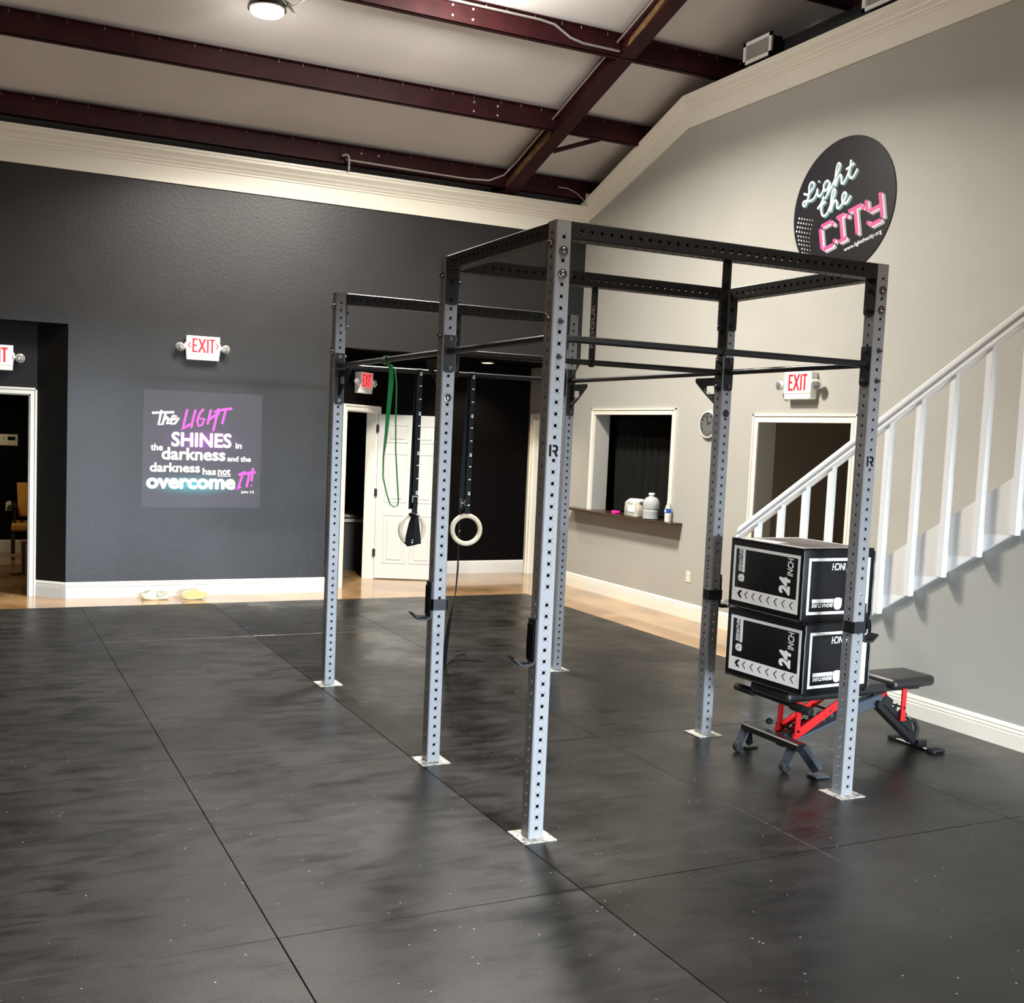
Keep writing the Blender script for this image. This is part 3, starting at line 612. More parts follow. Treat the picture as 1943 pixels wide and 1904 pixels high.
# ---------------------------------------------------------------- adjustable bench
b = thing('weight_bench', 'black and red adjustable weight bench carrying two plyo boxes', 'weight bench', (2.45, .54, 0))
cy = .545
m = MB().hexa([(1.80, cy - .165, .385), (2.585, cy - .135, .385), (2.585, cy + .135, .385), (1.80, cy + .165, .385), (1.80, cy - .165, .450), (2.585, cy - .135, .450), (2.585, cy + .135, .450), (1.80, cy + .165, .450)], .026, 3); obj('back_pad', m, PAD, b)
m = MB().hexa([(2.615, cy - .15, .402), (2.99, cy - .115, .402), (2.99, cy + .145, .402), (2.615, cy + .15, .402), (2.615, cy - .15, .468), (2.99, cy - .115, .468), (2.99, cy + .145, .468), (2.615, cy + .15, .468)], .028, 3); obj('seat_pad', m, PAD, b)
m = MB().beam((1.90, cy, .368), (2.55, cy, .368), .06, .03); m.beam((2.64, cy, .385), (2.95, cy, .385), .06, .03); obj('pad_rail', m, BENCHB, b)
m = MB().beam((1.90, cy, .125), (2.42, cy, .275), .065, .072, bev=.006); m.beam((2.40, cy, .268), (2.66, cy, .325), .065, .07, bev=.006); fr = obj('main_beam', m, BLUEG, b)
m = MB()
for yy in (cy - .037, cy + .037):
    P = [(1.98, .165), (2.40, .29)]; d = V((2.40 - 1.98, 0, .125)).normalized(); n_ = V((-d.z, 0, d.x)); p = V((1.98, yy, .165)); pts = [p - n_ * .03, p + d * .43 - n_ * .03]
    for i in range(6, -1, -1): a = .03 + i * .062; pts += [p + d * (a + .034) + n_ * .022, p + d * (a + .022) - n_ * .006, p + d * (a + .008) - n_ * .004, p + d * a + n_ * .022]
    m.prism(pts, (0, .006, 0))
obj('back_ladder', m, BENCHB, b)
m = MB(); m.beam((2.62, cy, .315), (2.96, cy, .045), .06, .065, bev=.006); m.beam((2.60, cy, .385), (2.64, cy, .30), .05, .06); m.cyl((2.61, cy - .06, .30), (2.61, cy + .06, .30), .022, 14); obj('rear_leg', m, BENCHB, b)
m = MB(); d = V((.34, 0, -.27)).normalized(); n_ = V((d.z * -1, 0, d.x)); p = V((2.64, cy - .04, .31))
pts = [p - n_ * .0, p + n_ * .055]
for i in range(4): a = .07 + i * .05; pts += [p + d * a + n_ * .062, p + d * (a + .012) + n_ * .028, p + d * (a + .030) + n_ * .030, p + d * (a + .040) + n_ * .066]
pts += [p + d * .33 + n_ * .02, p + d * .33]
m.prism(pts, (0, .006, 0)); m.prism([q_ + V((0, .076, 0)) for q_ in pts], (0, .006, 0)); obj('seat_ladder', m, BENCHB, b)
m = MB().box(2.955, 3.035, cy - .175, cy + .185, .001, .020, .006); m.box(2.96, 3.03, cy - .05, cy + .05, .018, .05, .004); ft = obj('rear_foot', m, BENCHB, b)
for yy in (cy - .175, cy + .125): obj('rubber_foot', MB().box(2.945, 3.045, yy, yy + .06, .001, .026, .008, 2), FOAM, ft)
m = MB().box(1.83, 1.90, .315, .795, .132, .172, .006); obj('front_bar', m, BENCHB, b)
for y0_, y1_, lb in ((.325, .262, 0), (.785, .845, 0)):
    m = MB().beam((1.868, y0_, .155), (1.935, y1_, .034), .065, .035, (1, 0, 0), .004); m.box(1.89, 1.985, y1_ - .04, y1_ + .04, .001, .013, .003); lg = obj('front_leg', m, BLUEG if y0_ < .5 else BENCHB, b)
    yw = y0_ + (.045 if y0_ < .5 else -.02)
    m = MB().beam((1.855, yw, .125), (1.815, yw, .040), .012, .035, (0, 1, 0)); m.beam((1.855, yw + .035, .125), (1.815, yw + .035, .040), .012, .035, (0, 1, 0)); obj('wheel_fork', m, BLUEG, b)
    m = MB().lathe((1.812, yw - .004, .0325), [(.012, 0), (.028, .003), (.0315, .010), (.0315, .030), (.028, .038), (.012, .042)], 20, (0, 1, 0)); obj('transport_wheel', m, FOAM, b)
m = MB().cyl((1.845, .255, .372), (1.845, .860, .372), .011, 12); hb = obj('leg_roller_bar', m, BENCHB, b)
for a_, c_ in ((.245, .405), (.71, .875)): obj('foam_roller', MB().lathe((1.845, a_, .372), [(.012, 0), (.021, .004), (.023, .012), (.023, c_ - a_ - .012), (.021, c_ - a_ - .004), (.012, c_ - a_)], 16, (0, 1, 0)), FOAM, b)
for yy in (cy - .075, cy + .068):
    m = MB().beam((1.955, yy, .175), (2.330, yy, .372), .007, .050, (0, 0, 1)); m.lathe((1.955, yy - .0035, .175), [(.025, 0), (.025, .007)], 16, (0, 1, 0)); m.lathe((1.955, yy - .012, .175), [(.008, 0), (.008, .024)], 10, (0, 1, 0)); lk = obj('red_link', m, RED, b)
    m = MB().beam((1.952, yy - .008, .170), (1.962, yy - .008, .385), .007, .036, (1, 0, 0)); obj('red_upright', m, RED, b)
m = MB()
for z in (.335, .20): m.cyl((1.958, cy - .10, z), (1.958, cy + .09, z), .006, 8)
m.cyl((2.2, cy - .08, .30), (2.2, cy + .08, .30), .007, 8); obj('cross_pin', m, BENCHB, b)
obj('pull_knob', MB().sphere((1.935, cy + .125, .205), .02, 14), FOAM, b)
for yy in (cy - .055, cy + .095):
    m = MB().beam((2.80, yy, .188), (2.80, yy, .40), .010, .034, (1, 0, 0)); obj('red_seat_post', m, RED, b)
m = MB().cyl((2.80, cy - .07, .27), (2.80, cy + .11, .27), .006, 8); obj('cross_pin', m, BENCHB, b)
m = MB().tube([(2.80, cy - .02, .21), (2.86, cy - .03, .205), (2.885, cy - .03, .185)], .012, 10); obj('chrome_catch', m, CHROME, b)
m = MB().tube([(2.885, cy - .03, .185), (2.93, cy - .03, .17), (2.955, cy - .03, .13), (2.955, cy - .03, .09), (2.94, cy - .03, .06)], [.010, .014, .015, .015, .012], 10); obj('foam_handle', m, FOAM, b)
# ---------------------------------------------------------------- wall poster
ps = thing('wall_poster', 'square dark poster with a verse about light on the charcoal wall', 'poster', (-.08, YB, .92))
pm = mat('dark violet print', (.034, .030, .040), .42, bump=.12, bs=32); nt = pm.node_tree; N = nt.nodes; L = nt.links; P_ = N['Principled BSDF']; g = N.new('ShaderNodeNewGeometry'); prev = None
for loc, sc, col in (((-.09, YB, 1.625), (.50, 1, .17), (.22, .03, .30)), ((-.18, YB, 1.16), (.60, 1, .13), (.03, .36, .42))):
    mp = N.new('ShaderNodeMapping'); mp.vector_type = 'TEXTURE'; mp.inputs['Location'].default_value = loc; mp.inputs['Scale'].default_value = sc; L.new(g.outputs['Position'], mp.inputs['Vector'])
    gr = N.new('ShaderNodeTexGradient'); gr.gradient_type = 'QUADRATIC_SPHERE'; L.new(mp.outputs[0], gr.inputs[0])
    x = N.new('ShaderNodeMix'); x.data_type = 'RGBA'; L.new(gr.outputs['Fac'], x.inputs[0]); x.inputs[7].default_value = (*col, 1)
    if prev: L.new(prev, x.inputs[6])
    else: x.inputs[6].default_value = (.034, .030, .040, 1)
    prev = x.outputs[2]
L.new(prev, P_.inputs['Base Color'])
obj('poster_panel', MB().box(-.70, .54, YB - .004, YB - .0005, .922, 2.138), pm, ps)
def pp(x, y):
    f = (x - 110) / 1160; yt = 660 + 62 * f; yb_ = 1812 + 10 * f
    return V((-.70 + 1.24 * f, YB - .0042, 2.138 - (y - yt) / (yb_ - yt) * 1.216))
def ptext(s, x0, x1, yt, yb_, bold=.03, shear=0):
    xm = (x0 + x1) / 2; a = pp(x0, 0); c = pp(x1, 0); lo = pp(xm, yb_).z; hi = pp(xm, yt).z
    word(ps, LETW, s, (a.x, YB - .0042, lo), (1, 0, 0), (0, 0, 1), c.x - a.x, hi - lo, .0012, bold, shear)
ptext('SHINES', 382, 970, 1085, 1228, .032); ptext('in', 1010, 1073, 1185, 1242, .03); ptext('the', 188, 303, 1190, 1258, .03)
ptext('darkness', 292, 912, 1232, 1355, .03); ptext('and the', 932, 1168, 1316, 1368, .03); ptext('darkness', 183, 665, 1378, 1470, .03)
ptext('has', 690, 822, 1430, 1497, .03); ptext('not', 840, 966, 1440, 1500, .03); ptext('overcome', 150, 1018, 1528, 1637, .045); ptext('John 1:5', 1077, 1207, 1652, 1684, .02)
m = MB(); a = pp(838, 1506); c = pp(968, 1510); m.box(a.x, c.x, YB - .0054, YB - .0042, a.z - .005, a.z + .003); obj('underline', m, LETW, ps); m = MB()
for pts in ([(285, 865), (272, 930), (258, 1005), (300, 1000)], [(195, 892), (300, 888), (405, 886)], [(330, 880), (312, 940), (295, 1008)], [(300, 970), (340, 930), (352, 945), (338, 1000), (365, 990)], [(375, 965), (415, 950), (425, 925), (398, 918), (372, 960), (380, 1000), (415, 995), (450, 940)]):
    stroke(m, [pp(*q_) for q_ in pts], .011, (0, -1, 0))
obj('brush_word', m, LETW, ps)
PINK = mat('pink print', (.58, .07, .45), .5)
m = MB()
for pts in ([(530, 858), (512, 940), (487, 1062), (520, 1030), (560, 1000)], [(610, 862), (588, 950), (570, 1040)], [(690, 855), (650, 900), (628, 970), (640, 1020), (675, 1010), (698, 950), (655, 950)], [(760, 860), (742, 940), (728, 1005)], [(735, 965), (790, 925), (845, 895)], [(835, 850), (812, 950), (785, 1070)], [(905, 862), (890, 930), (872, 1002)], [(790, 885), (880, 862), (968, 852)],
            None, [(1092, 1475), (1065, 1570), (1040, 1648), (1075, 1612)], [(1045, 1498), (1120, 1468)], [(1160, 1480), (1145, 1550), (1130, 1618)], [(1105, 1490), (1170, 1475), (1222, 1472)], [(1192, 1430), (1188, 1500), (1180, 1560)], [(1180, 1598), (1181, 1608)]):
    if pts is None: obj('brush_word', m, PINK, ps); m = MB(); continue
    stroke(m, [pp(*q_) for q_ in pts], .0125, (0, -1, 0))
obj('brush_word', m, PINK, ps)
# ---------------------------------------------------------------- round sign on the grey wall
SX = XR - .008; rs = thing('round_sign', 'large round black sign high on the grey wall with pink pixel lettering', 'wall sign', (XR, 3.015, 3.29))
sm = mat('dark round print', (.008, .007, .010), .45, spec=.25, var=.3, vs_=1.4)
obj('sign_disc', MB().lathe((XR - .0005, 3.015, 3.875), [(.578, 0), (.585, .003), (.585, .006), (.583, .0075)], 96, (-1, 0, 0), (0, 0, 1)), sm, rs)
K = {'L': [(3.491, 4.072), (3.456, 4.057), (3.423, 4.063), (3.383, 4.096), (3.365, 4.13), (3.383, 4.151), (3.411, 4.149), (3.427, 4.118), (3.425, 4.057), (3.44, 4.005), (3.462, 3.965), (3.484, 3.962), (3.494, 3.984), (3.478, 4.002), (3.441, 3.999), (3.392, 3.994), (3.356, 4.011), (3.335, 4.04)],
 'i': [(3.335, 4.04), (3.318, 4.084), (3.321, 4.044), (3.299, 4.014), (3.272, 4.025), (3.248, 4.064)],
 'g': [(3.186, 4.122), (3.221, 4.129), (3.248, 4.097), (3.236, 4.055), (3.205, 4.056), (3.176, 4.11), (3.18, 4.058), (3.201, 4.009), (3.223, 3.98), (3.205, 4.003), (3.155, 4.06)],
 'h': [(3.155, 4.06), (3.108, 4.143), (3.071, 4.214), (3.068, 4.244), (3.091, 4.253), (3.107, 4.208), (3.114, 4.131), (3.108, 4.067), (3.086, 4.125), (3.055, 4.152), (3.041, 4.116), (3.037, 4.077), (3.012, 4.075), (2.988, 4.106)],
 't': [(2.988, 4.106), (2.958, 4.165), (2.945, 4.226), (2.945, 4.252), (2.948, 4.195), (2.955, 4.132), (2.933, 4.1), (2.901, 4.111), (2.863, 4.164)], 't2': [(2.995, 4.182), (2.902, 4.217)],
 'T': [(3.299, 3.913), (3.261, 3.953), (3.241, 3.997), (3.248, 3.951), (3.26, 3.9), (3.246, 3.848), (3.217, 3.831), (3.182, 3.853), (3.158, 3.896)], 'T2': [(3.308, 3.908), (3.21, 3.954)],
 'H': [(3.158, 3.896), (3.123, 3.962), (3.104, 4.021), (3.12, 4.045), (3.139, 4.011), (3.148, 3.94), (3.145, 3.857), (3.122, 3.922), (3.091, 3.942), (3.073, 3.914), (3.07, 3.874), (3.038, 3.874)],
 'E': [(3.038, 3.875), (2.99, 3.932), (2.974, 3.974), (2.994, 3.992), (3.017, 3.969), (3.014, 3.923), (2.987, 3.897), (2.952, 3.909), (2.92, 3.954)], 'dot': [(3.314, 4.15), (3.308, 4.139)]}
def smooth(p, n=4):
    o_ = []
    for i in range(len(p) - 1):
        a = V(p[max(i - 1, 0)]); b_ = V(p[i]); c = V(p[i + 1]); d = V(p[min(i + 2, len(p) - 1)])
        for k in range(n):
            t = k / n; o_.append(.5 * (2 * b_ + (c - a) * t + (2 * a - 5 * b_ + 4 * c - d) * t * t + (3 * b_ - a - 3 * c + d) * t ** 3))
    return o_ + [V(p[-1])]
m1 = MB(); m2 = MB()
for k, p in K.items():
    sm_ = smooth([(a, c) for a, c in p]) if len(p) > 2 else [V(q_) for q_ in p]
    stroke(m1, [(SX - .0022, q_.x, q_.y) for q_ in sm_], .0095, (-1, 0, 0))
    for s_ in (.5, 1.0): stroke(m2, [(SX - .0008, q_.x - .020 * s_, q_.y - .014 * s_) for q_ in sm_], .0095, (-1, 0, 0), 6)
obj('script_lettering', m1, LETW, rs); obj('script_shadow', m2, mat('teal print', (.10, .24, .26), .5), rs)
e1 = V((0, -cos(.24), sin(.24))); e2 = V((0, sin(.20), cos(.20))); p_ = .030
GL = {'C': ['.####.', '#....#', '#.....', '#.....', '#.....', '#.....', '#....#', '.####.'], 'I': ['###', '.#.', '.#.', '.#.', '.#.', '.#.', '.#.', '###'], 'T': ['.#####.', '#..#..#', '...#...', '...#...', '...#...', '...#...', '...#...', '...#...'], 'Y': ['#....#', '#....#', '#....#', '.#####', '.....#', '.....#', '#....#', '.####.']}
def city(m, off, dx, dz, th):
    for ch, u0 in (('C', 0), ('I', .212), ('T', .318), ('Y', .535)):
        for r_, row in enumerate(GL[ch]):
            i = 0
            while i < len(row):
                if row[i] == '#':
                    j = i
                    while j < len(row) and row[j] == '#': j += 1
                    o_ = V((SX - off, 3.228, 3.515)) + V((0, -dx, dz)); rect(m, o_, e1, e2, u0 + i * p_, u0 + j * p_ + .001, (7 - r_) * p_, (8 - r_) * p_ + .001, th); i = j
                else: i += 1
m = MB(); city(m, .0034, 0, 0, .001); obj('pixel_lettering', m, mat('hot pink print', (.66, .07, .28), .5), rs)
m = MB(); city(m, .0018, .022, -.012, .001); obj('pixel_shadow', m, mat('pale print', (.62, .58, .60), .5), rs)
m = MB(); city(m, .0006, .042, -.024, .001); obj('pixel_shadow', m, mat('grey print', (.30, .28, .29), .5), rs)
word(rs, LETW, 'www.lightthecity.org', (SX - .0005, 2.950, 3.475), e1, e2, .415, .046, .001, .008); m = MB()
for i in range(6):
    for j in range(9):
        y, z = 3.56 - i * .034 - .008 * abs(j - 4), 3.86 - j * .037 - i * .009; r_ = .0095 * (1 - i * .10)
        if (y - 3.015) ** 2 + (z - 3.875) ** 2 < .56 ** 2: m.lathe((SX - .0005, y, z), [(r_, 0), (r_, .001)], 8, (-1, 0, 0))
sep('printed_dot', m, LETW, rs)
# ---------------------------------------------------------------- exit signs
def exit_sign(label, loc, rz, arrows=False, ghost=False):
    t = thing('exit_sign', label, 'exit sign', loc, rz, 'lighted exit signs', local=True)
    m = MB().box(-.170, .170, -.075, 0, 0, .245, .010, 2); m.box(-.172, .172, -.079, -.074, .050, .247, .003); ca = obj('sign_housing', m, EXITW, t)
    m = MB(); y_ = -.0794; z0, z1, tk = .078, .222, .019
    def bx(x0, x1, a0, a1): m.box(x0, x1, y_ - .0012, y_, a0, a1)
    bx(-.112, -.112 + tk, z0, z1)
    for q0 in (z0, (z0 + z1) / 2 - .009, z1 - .018): bx(-.112 + tk, -.058 - (.006 if z0 < q0 < z1 - .03 else 0), q0, q0 + .018)
    for s_ in (1, -1): m.prism([(-.012 - s_ * .032 - .011, y_, z0), (-.012 - s_ * .032 + .011, y_, z0), (-.012 + s_ * .032 + .011, y_, z1), (-.012 + s_ * .032 - .011, y_, z1)], (0, -.0011 - .0002 * s_, 0))
    bx(.037, .037 + tk, z0, z1); bx(.088 - .0095 + .004, .088 + .0095 + .004, z0, z1 - .018); bx(.064, .120, z1 - .018, z1)
    if arrows:
        for sx in (-1, 1): stroke(m, [(sx * .130, -.0796, .180), (sx * .154, -.0796, .152), (sx * .130, -.0796, .124)], .0065, (0, -1, 0))
    obj('letters', m, EXITR, t)
    if ghost: obj('glowing_face', MB().box(-.135, .135, -.0796, -.079, .066, .235), mat('glowing red face', (.85, .16, .16), .4, emit=.5), t)
    for sx in (-1, 1):
        m = MB().lathe((sx * .172, -.045, .135), [(.045, -.0), (.045, .006), (.030, .016)], 16, (sx, 0, 0)); m.cyl((sx * .185, -.045, .135), (sx * .205, -.05, .133), .012, 10); obj('swivel', m, EXITW, t)
        m = MB().lathe((sx * .225, -.035, .130), [(.020, -.0), (.038, .016), (.044, .040), (.044, .050)], 20, (sx * .25, -1, -.1)); lh = obj('lamp_head', m, EXITW, t)
        m = MB().lathe((sx * .2375, -.084, .125), [(.041, 0), (.040, .005), (.028, .012), (.010, .015)], 20, (sx * .25, -1, -.1)); m.lathe((sx * .2375, -.098, .124), [(.010, 0), (.008, .006)], 12, (sx * .25, -1, -.1)); obj('lens', m, LENS, lh)
    return t
exit_sign('white exit sign with red side arrows above the square verse poster', (-.115, YB, 2.462), 0, True)
exit_sign('white exit sign above the hallway doorway by the stairs', (XR, 3.34, 2.235), -pi / 2)
exit_sign('cream exit sign with glowing red face above the storeroom doorway', sp(.80, 0, 2.235), radians(45), ghost=True)
exit_sign('white exit sign cut off by the left edge of the photo, over the office doorway', (-2.10, 7.45, 2.255), 0)
# ---------------------------------------------------------------- staircase with white balustrade
stc = thing('staircase', 'white staircase with square balusters climbing along the grey wall', 'staircase', (3.55, 1.2, 0))
ys0, ys1 = 2.58, -1.35; zt = lambda y: 1.097 + SL * (1.346 - y)
m = MB().prism([(3.535, ys0, max(zb(ys0), .001)), (3.535, 2.36, max(zb(2.36), .001)), (3.535, ys1, zb(ys1)), (3.535, ys1, zt(ys1)), (3.535, ys0, zt(ys0))], (.024, 0, 0)); obj('stringer', m, STAIRW, stc)
for k in range(14):
    yn = 2.74 - .28 * k; z = .18 * (k + 1) - .012
    if yn - .28 < -1.38: break
    m = MB().box(3.66, 4.46, yn - .30, yn, z - .03, z, .004); m.box(3.66, 4.46, yn - .03, yn - .012, z - .18, z - .03); obj('stair_step', m, STAIRW, stc)
zr_ = lambda y: 1.096 + .637 * (2.953 - y)
m = MB(); d = V((0, -1, .637)).normalized()
m.hexa([(3.475, 2.955, zr_(2.955) - .082), (3.545, 2.955, zr_(2.955) - .082), (3.545, ys1, zr_(ys1) - .108), (3.475, ys1, zr_(ys1) - .108), (3.475, 2.905, zr_(2.905) - .0), (3.545, 2.905, zr_(2.905) - .0), (3.545, ys1, zr_(ys1)), (3.475, ys1, zr_(ys1))], .006)
m.hexa([(3.465, 2.93, zr_(2.93) - .045), (3.555, 2.93, zr_(2.93) - .045), (3.555, ys1, zr_(ys1) - .045), (3.465, ys1, zr_(ys1) - .045), (3.465, 2.905, zr_(2.905) + .004), (3.555, 2.905, zr_(2.905) + .004), (3.555, ys1, zr_(ys1) + .004), (3.465, ys1, zr_(ys1) + .004)], .008); obj('handrail', m, STAIRW, stc)
for i in range(16):
    y = 2.705 - .258 * i
    if y < ys1 + .05: break
    z0 = max(zb(y) - .025, .001); z1 = zr_(y) - .05
    m = MB().box(3.487, 3.534, y - .0235, y + .0235, z0, z1, .003); obj('baluster', m, STAIRW, stc)
# ---------------------------------------------------------------- items on the hatch ledge
zl = .9685
m = MB().box(XR - .11, XR - .03, 6.12, 6.20, zl, zl + .038, .008, 2); tag(obj('pink_box', m, mat('hot pink plastic', (.75, .03, .30), .45)), 'small hot pink box on the dark hatch ledge', 'box')
t = thing('snack_pack', 'mint and white printed plastic pack beside the water jug', 'pack', (XR - .06, 5.79, zl))
m = MB().hexa([(XR - .12, 5.66, zl), (XR - .00, 5.66, zl), (XR - .00, 5.93, zl), (XR - .12, 5.93, zl), (XR - .11, 5.67, zl + .175), (XR - .01, 5.67, zl + .175), (XR - .01, 5.935, zl + .165), (XR - .11, 5.935, zl + .165)], .018, 2); pk = obj('pack_body', m, mat('mint print film', (.42, .66, .56), .3, var=.5, vs_=16, col2=(.80, .66, .56)), t)
m = MB().hexa([(XR - .105, 5.65, zl + .165), (XR - .02, 5.65, zl + .165), (XR - .02, 5.94, zl + .155), (XR - .105, 5.94, zl + .155), (XR - .085, 5.65, zl + .205), (XR - .04, 5.65, zl + .205), (XR - .04, 5.88, zl + .2), (XR - .085, 5.88, zl + .2)], .014, 2); obj('gathered_top', m, LETW, pk)
obj('printed_label', MB().hexa([(XR - .1225, 5.72, zl + .055), (XR - .119, 5.72, zl + .055), (XR - .119, 5.84, zl + .055), (XR - .1225, 5.84, zl + .055), (XR - .1195, 5.73, zl + .13), (XR - .116, 5.73, zl + .13), (XR - .116, 5.85, zl + .125), (XR - .1195, 5.85, zl + .125)]), LETW, pk)
def clear(name, col=(.9, .95, .95)):
    m = mat(name, col, .08); p = m.node_tree.nodes['Principled BSDF']; p.inputs['Transmission Weight'].default_value = 1; p.inputs['IOR'].default_value = 1.2; return m
CLR = clear('clear plastic'); WAT = mat('water in bottle', (.13, .19, .18), .1, var=.6, vs_=30)
t = thing('water_jug', 'large clear plastic water jug with white cap on the ledge', 'water jug', (XR - .06, 5.49, zl))
m = MB().lathe((XR - .06, 5.49, zl), [(.075, 0), (.088, .008), (.086, .05), (.09, .09), (.083, .10), (.09, .115), (.092, .17), (.085, .20), (.06, .232), (.03, .245), (.024, .262)], 28); p = FROST.node_tree.nodes['Principled BSDF']; p.inputs['Transmission Weight'].default_value = .55; p.inputs['IOR'].default_value = 1.25; jb = obj('jug_body', m, FROST, t)
obj('jug_water', MB().lathe((XR - .06, 5.49, zl), [(.07, .004), (.083, .010), (.080, .118)], 24), WAT, t)
obj('cap', MB().lathe((XR - .06, 5.49, zl + .262), [(.034, 0), (.034, .016), (.028, .022)], 20), LETW, t)
t = thing('water_bottle', 'small clear water bottle with blue label at the right end of the ledge', 'water bottle', (XR - .06, 5.185, zl))
m = MB().lathe((XR - .06, 5.185, zl), [(.028, 0), (.034, .006), (.033, .05), (.034, .07), (.033, .13), (.026, .165), (.014, .185), (.012, .195)], 22); obj('bottle_body', m, CLR, t)
obj('bottle_label', MB().lathe((XR - .06, 5.185, zl + .09), [(.0345, 0), (.0345, .045)], 22), mat('blue label', (.02, .10, .55), .35), t)
m = MB().box(XR - .0962, XR - .094, 5.170, 5.196, zl + .100, zl + .126, .002); obj('label_mark', m, LETW, t)
obj('cap', MB().lathe((XR - .06, 5.185, zl + .195), [(.014, 0), (.014, .014), (.012, .016)], 16), LETW, t)
# wall clock, outlet
ck = thing('wall_clock', 'round wall clock half hidden behind a rack post on the grey wall', 'clock', (XR, 4.64, 2.0))
obj('clock_case', MB().lathe((XR - .0005, 4.64, 2.0), [(.135, 0), (.14, .02), (.135, .032), (.122, .034), (.118, .026)], 40, (-1, 0, 0)), WHITE, ck)
obj('clock_face', MB().lathe((XR - .024, 4.64, 2.0), [(.119, 0), (.119, .003)], 40, (-1, 0, 0)), mat('silver clock face', (.22, .23, .22), .35, .5), ck)
m = MB()
for i in range(12):
    a = 2 * pi * i / 12; s_ = str(12 if i == 0 else i); word(ck, INK, s_, (XR - .0275, 4.64 - .092 * sin(a) + .009 * len(s_), 2.0 + .092 * cos(a) - .011), (0, -1, 0), (0, 0, 1), .016 * len(s_), .022, .0008, .02, name='numeral')
obj('clock_rim', MB().tube([(XR - .028, 4.64 + .117 * cos(q_), 2.0 + .117 * sin(q_)) for q_ in [2 * pi * i / 48 for i in range(48)]], .0035, 6, True), INK, ck)
m = MB().beam((XR - .029, 4.64, 2.0), (XR - .029, 4.59, 2.03), .003, .008, (1, 0, 0)); m.beam((XR - .031, 4.64, 2.0), (XR - .031, 4.655, 2.085), .003, .006, (1, 0, 0)); sep('clock_hand', m, INK, ck)
def outlet(label, loc, rz):
    t = thing('outlet', label, 'outlet', loc, rz, local=True)
    obj('cover_plate', MB().box(-.037, .037, -.006, 0, -.058, .058, .003), PLAST, t); m = MB()
    for z in (-.022, .022): m.lathe((0, -.006, z), [(.017, 0), (.016, .003)], 16, (0, -1, 0))
    sep('socket_face', m, PLAST, t); m = MB()
    for z in (-.022, .022):
        for x in (-.006, .006): m.box(x - .0012, x + .0012, -.0096, -.0088, z - .002, z + .007)
    sep('slot', m, INK, t); return t
outlet('cream wall outlet low on the grey wall below the hatch', (XR, 4.85, .425), -pi / 2)
# ---------------------------------------------------------------- office glimpsed on the left
ow = outlet('cream wall outlet with a black plug on the office wall behind the armchair', (-1.83, 11.29, .60), 0)
m = MB().box(-.025, .025, -.05, -.008, -.045, -.008, .005); obj('plug', m, BLK, ow); obj('plug_adapter', MB().box(-.02, .028, -.045, -.008, .02, .075, .005), PLAST, ow)
t = thing('alarm_keypad', 'cream alarm keypad with dark screen on the black office wall', 'keypad', (-1.835, 11.29, 1.40))
obj('keypad_body', MB().box(-1.945, -1.725, 11.262, 11.29, 1.415, 1.565, .006, 2), PLAST, t); obj('screen', MB().box(-1.85, -1.755, 11.2605, 11.2625, 1.485, 1.535, .001), INK, t)
m = MB()
for x, r_ in ((-1.90, .022),): m.lathe((x, 11.262, 1.515), [(r_, 0), (r_ * .9, .004)], 16, (0, -1, 0))
for x in (-1.835, -1.775): m.lathe((x, 11.262, 1.445), [(.012, 0), (.010, .004)], 14, (0, -1, 0))
sep('key', m, mat('beige keys', (.55, .50, .38), .5), t)
MUST = mat('mustard leather', (.48, .24, .035), .33, var=.2, vs_=5)
t = thing('armchair', 'mustard leather armchair with dark wooden arms in the office', 'armchair', (-1.55, 10.6, TF))
x0, y0 = -1.83, 10.35; fz = TF
obj('seat', MB().hexa([(x0, y0, fz + .37), (x0 + .52, y0, fz + .37), (x0 + .50, y0 + .5, fz + .37), (x0 + .03, y0 + .5, fz + .37), (x0, y0, fz + .47), (x0 + .52, y0, fz + .47), (x0 + .5, y0 + .5, fz + .47), (x0 + .03, y0 + .5, fz + .47)], .025, 3), MUST, t)
obj('backrest', MB().hexa([(x0 + .10, y0 + .43, fz + .52), (x0 + .47, y0 + .43, fz + .52), (x0 + .47, y0 + .51, fz + .52), (x0 + .10, y0 + .51, fz + .52), (x0 + .08, y0 + .50, fz + .96), (x0 + .47, y0 + .50, fz + .96), (x0 + .47, y0 + .57, fz + .96), (x0 + .08, y0 + .57, fz + .96)], .02, 3), MUST, t)
for sx in (0, 1):
    xx = x0 + .02 if sx == 0 else x0 + .48
    m = MB().beam((xx + .02, y0 + .06, fz + .45), (xx + .02, y0 + .02, fz + .68), .03, .035); m.beam((xx + .02, y0, fz + .69), (xx + .02, y0 + .50, fz + .70), .04, .028); obj('armrest', m, DKWOOD, t)
for xx in (x0 + .03, x0 + .48):
    for yy in (y0 + .04, y0 + .46): obj('leg', MB().beam((xx, yy, fz), (xx, yy, fz + .38), .034, .034, (0, 1, 0)), DKWOOD, t)
t = thing('product_carton', 'black carton with red and white print on the office floor by the door frame', 'carton', (-1.64, 8.62, TF))
obj('carton_body', MB().box(-1.735, -1.55, 8.45, 8.80, fz, fz + .38, .004), mat('dark carton', (.02, .03, .06), .5), t); m = MB(); m.box(-1.73, -1.60, 8.4482, 8.4498, fz + .25, fz + .31); obj('red_print', m, RED, t)
m = MB(); m.box(-1.728, -1.60, 8.4482, 8.4498, fz + .14, fz + .20); m.box(-1.728, -1.62, 8.4482, 8.4498, fz + .06, fz + .10); m.box(-1.728, -1.60, 8.4482, 8.4498, fz + .21, fz + .222); sep('white_print', m, LETW, t)
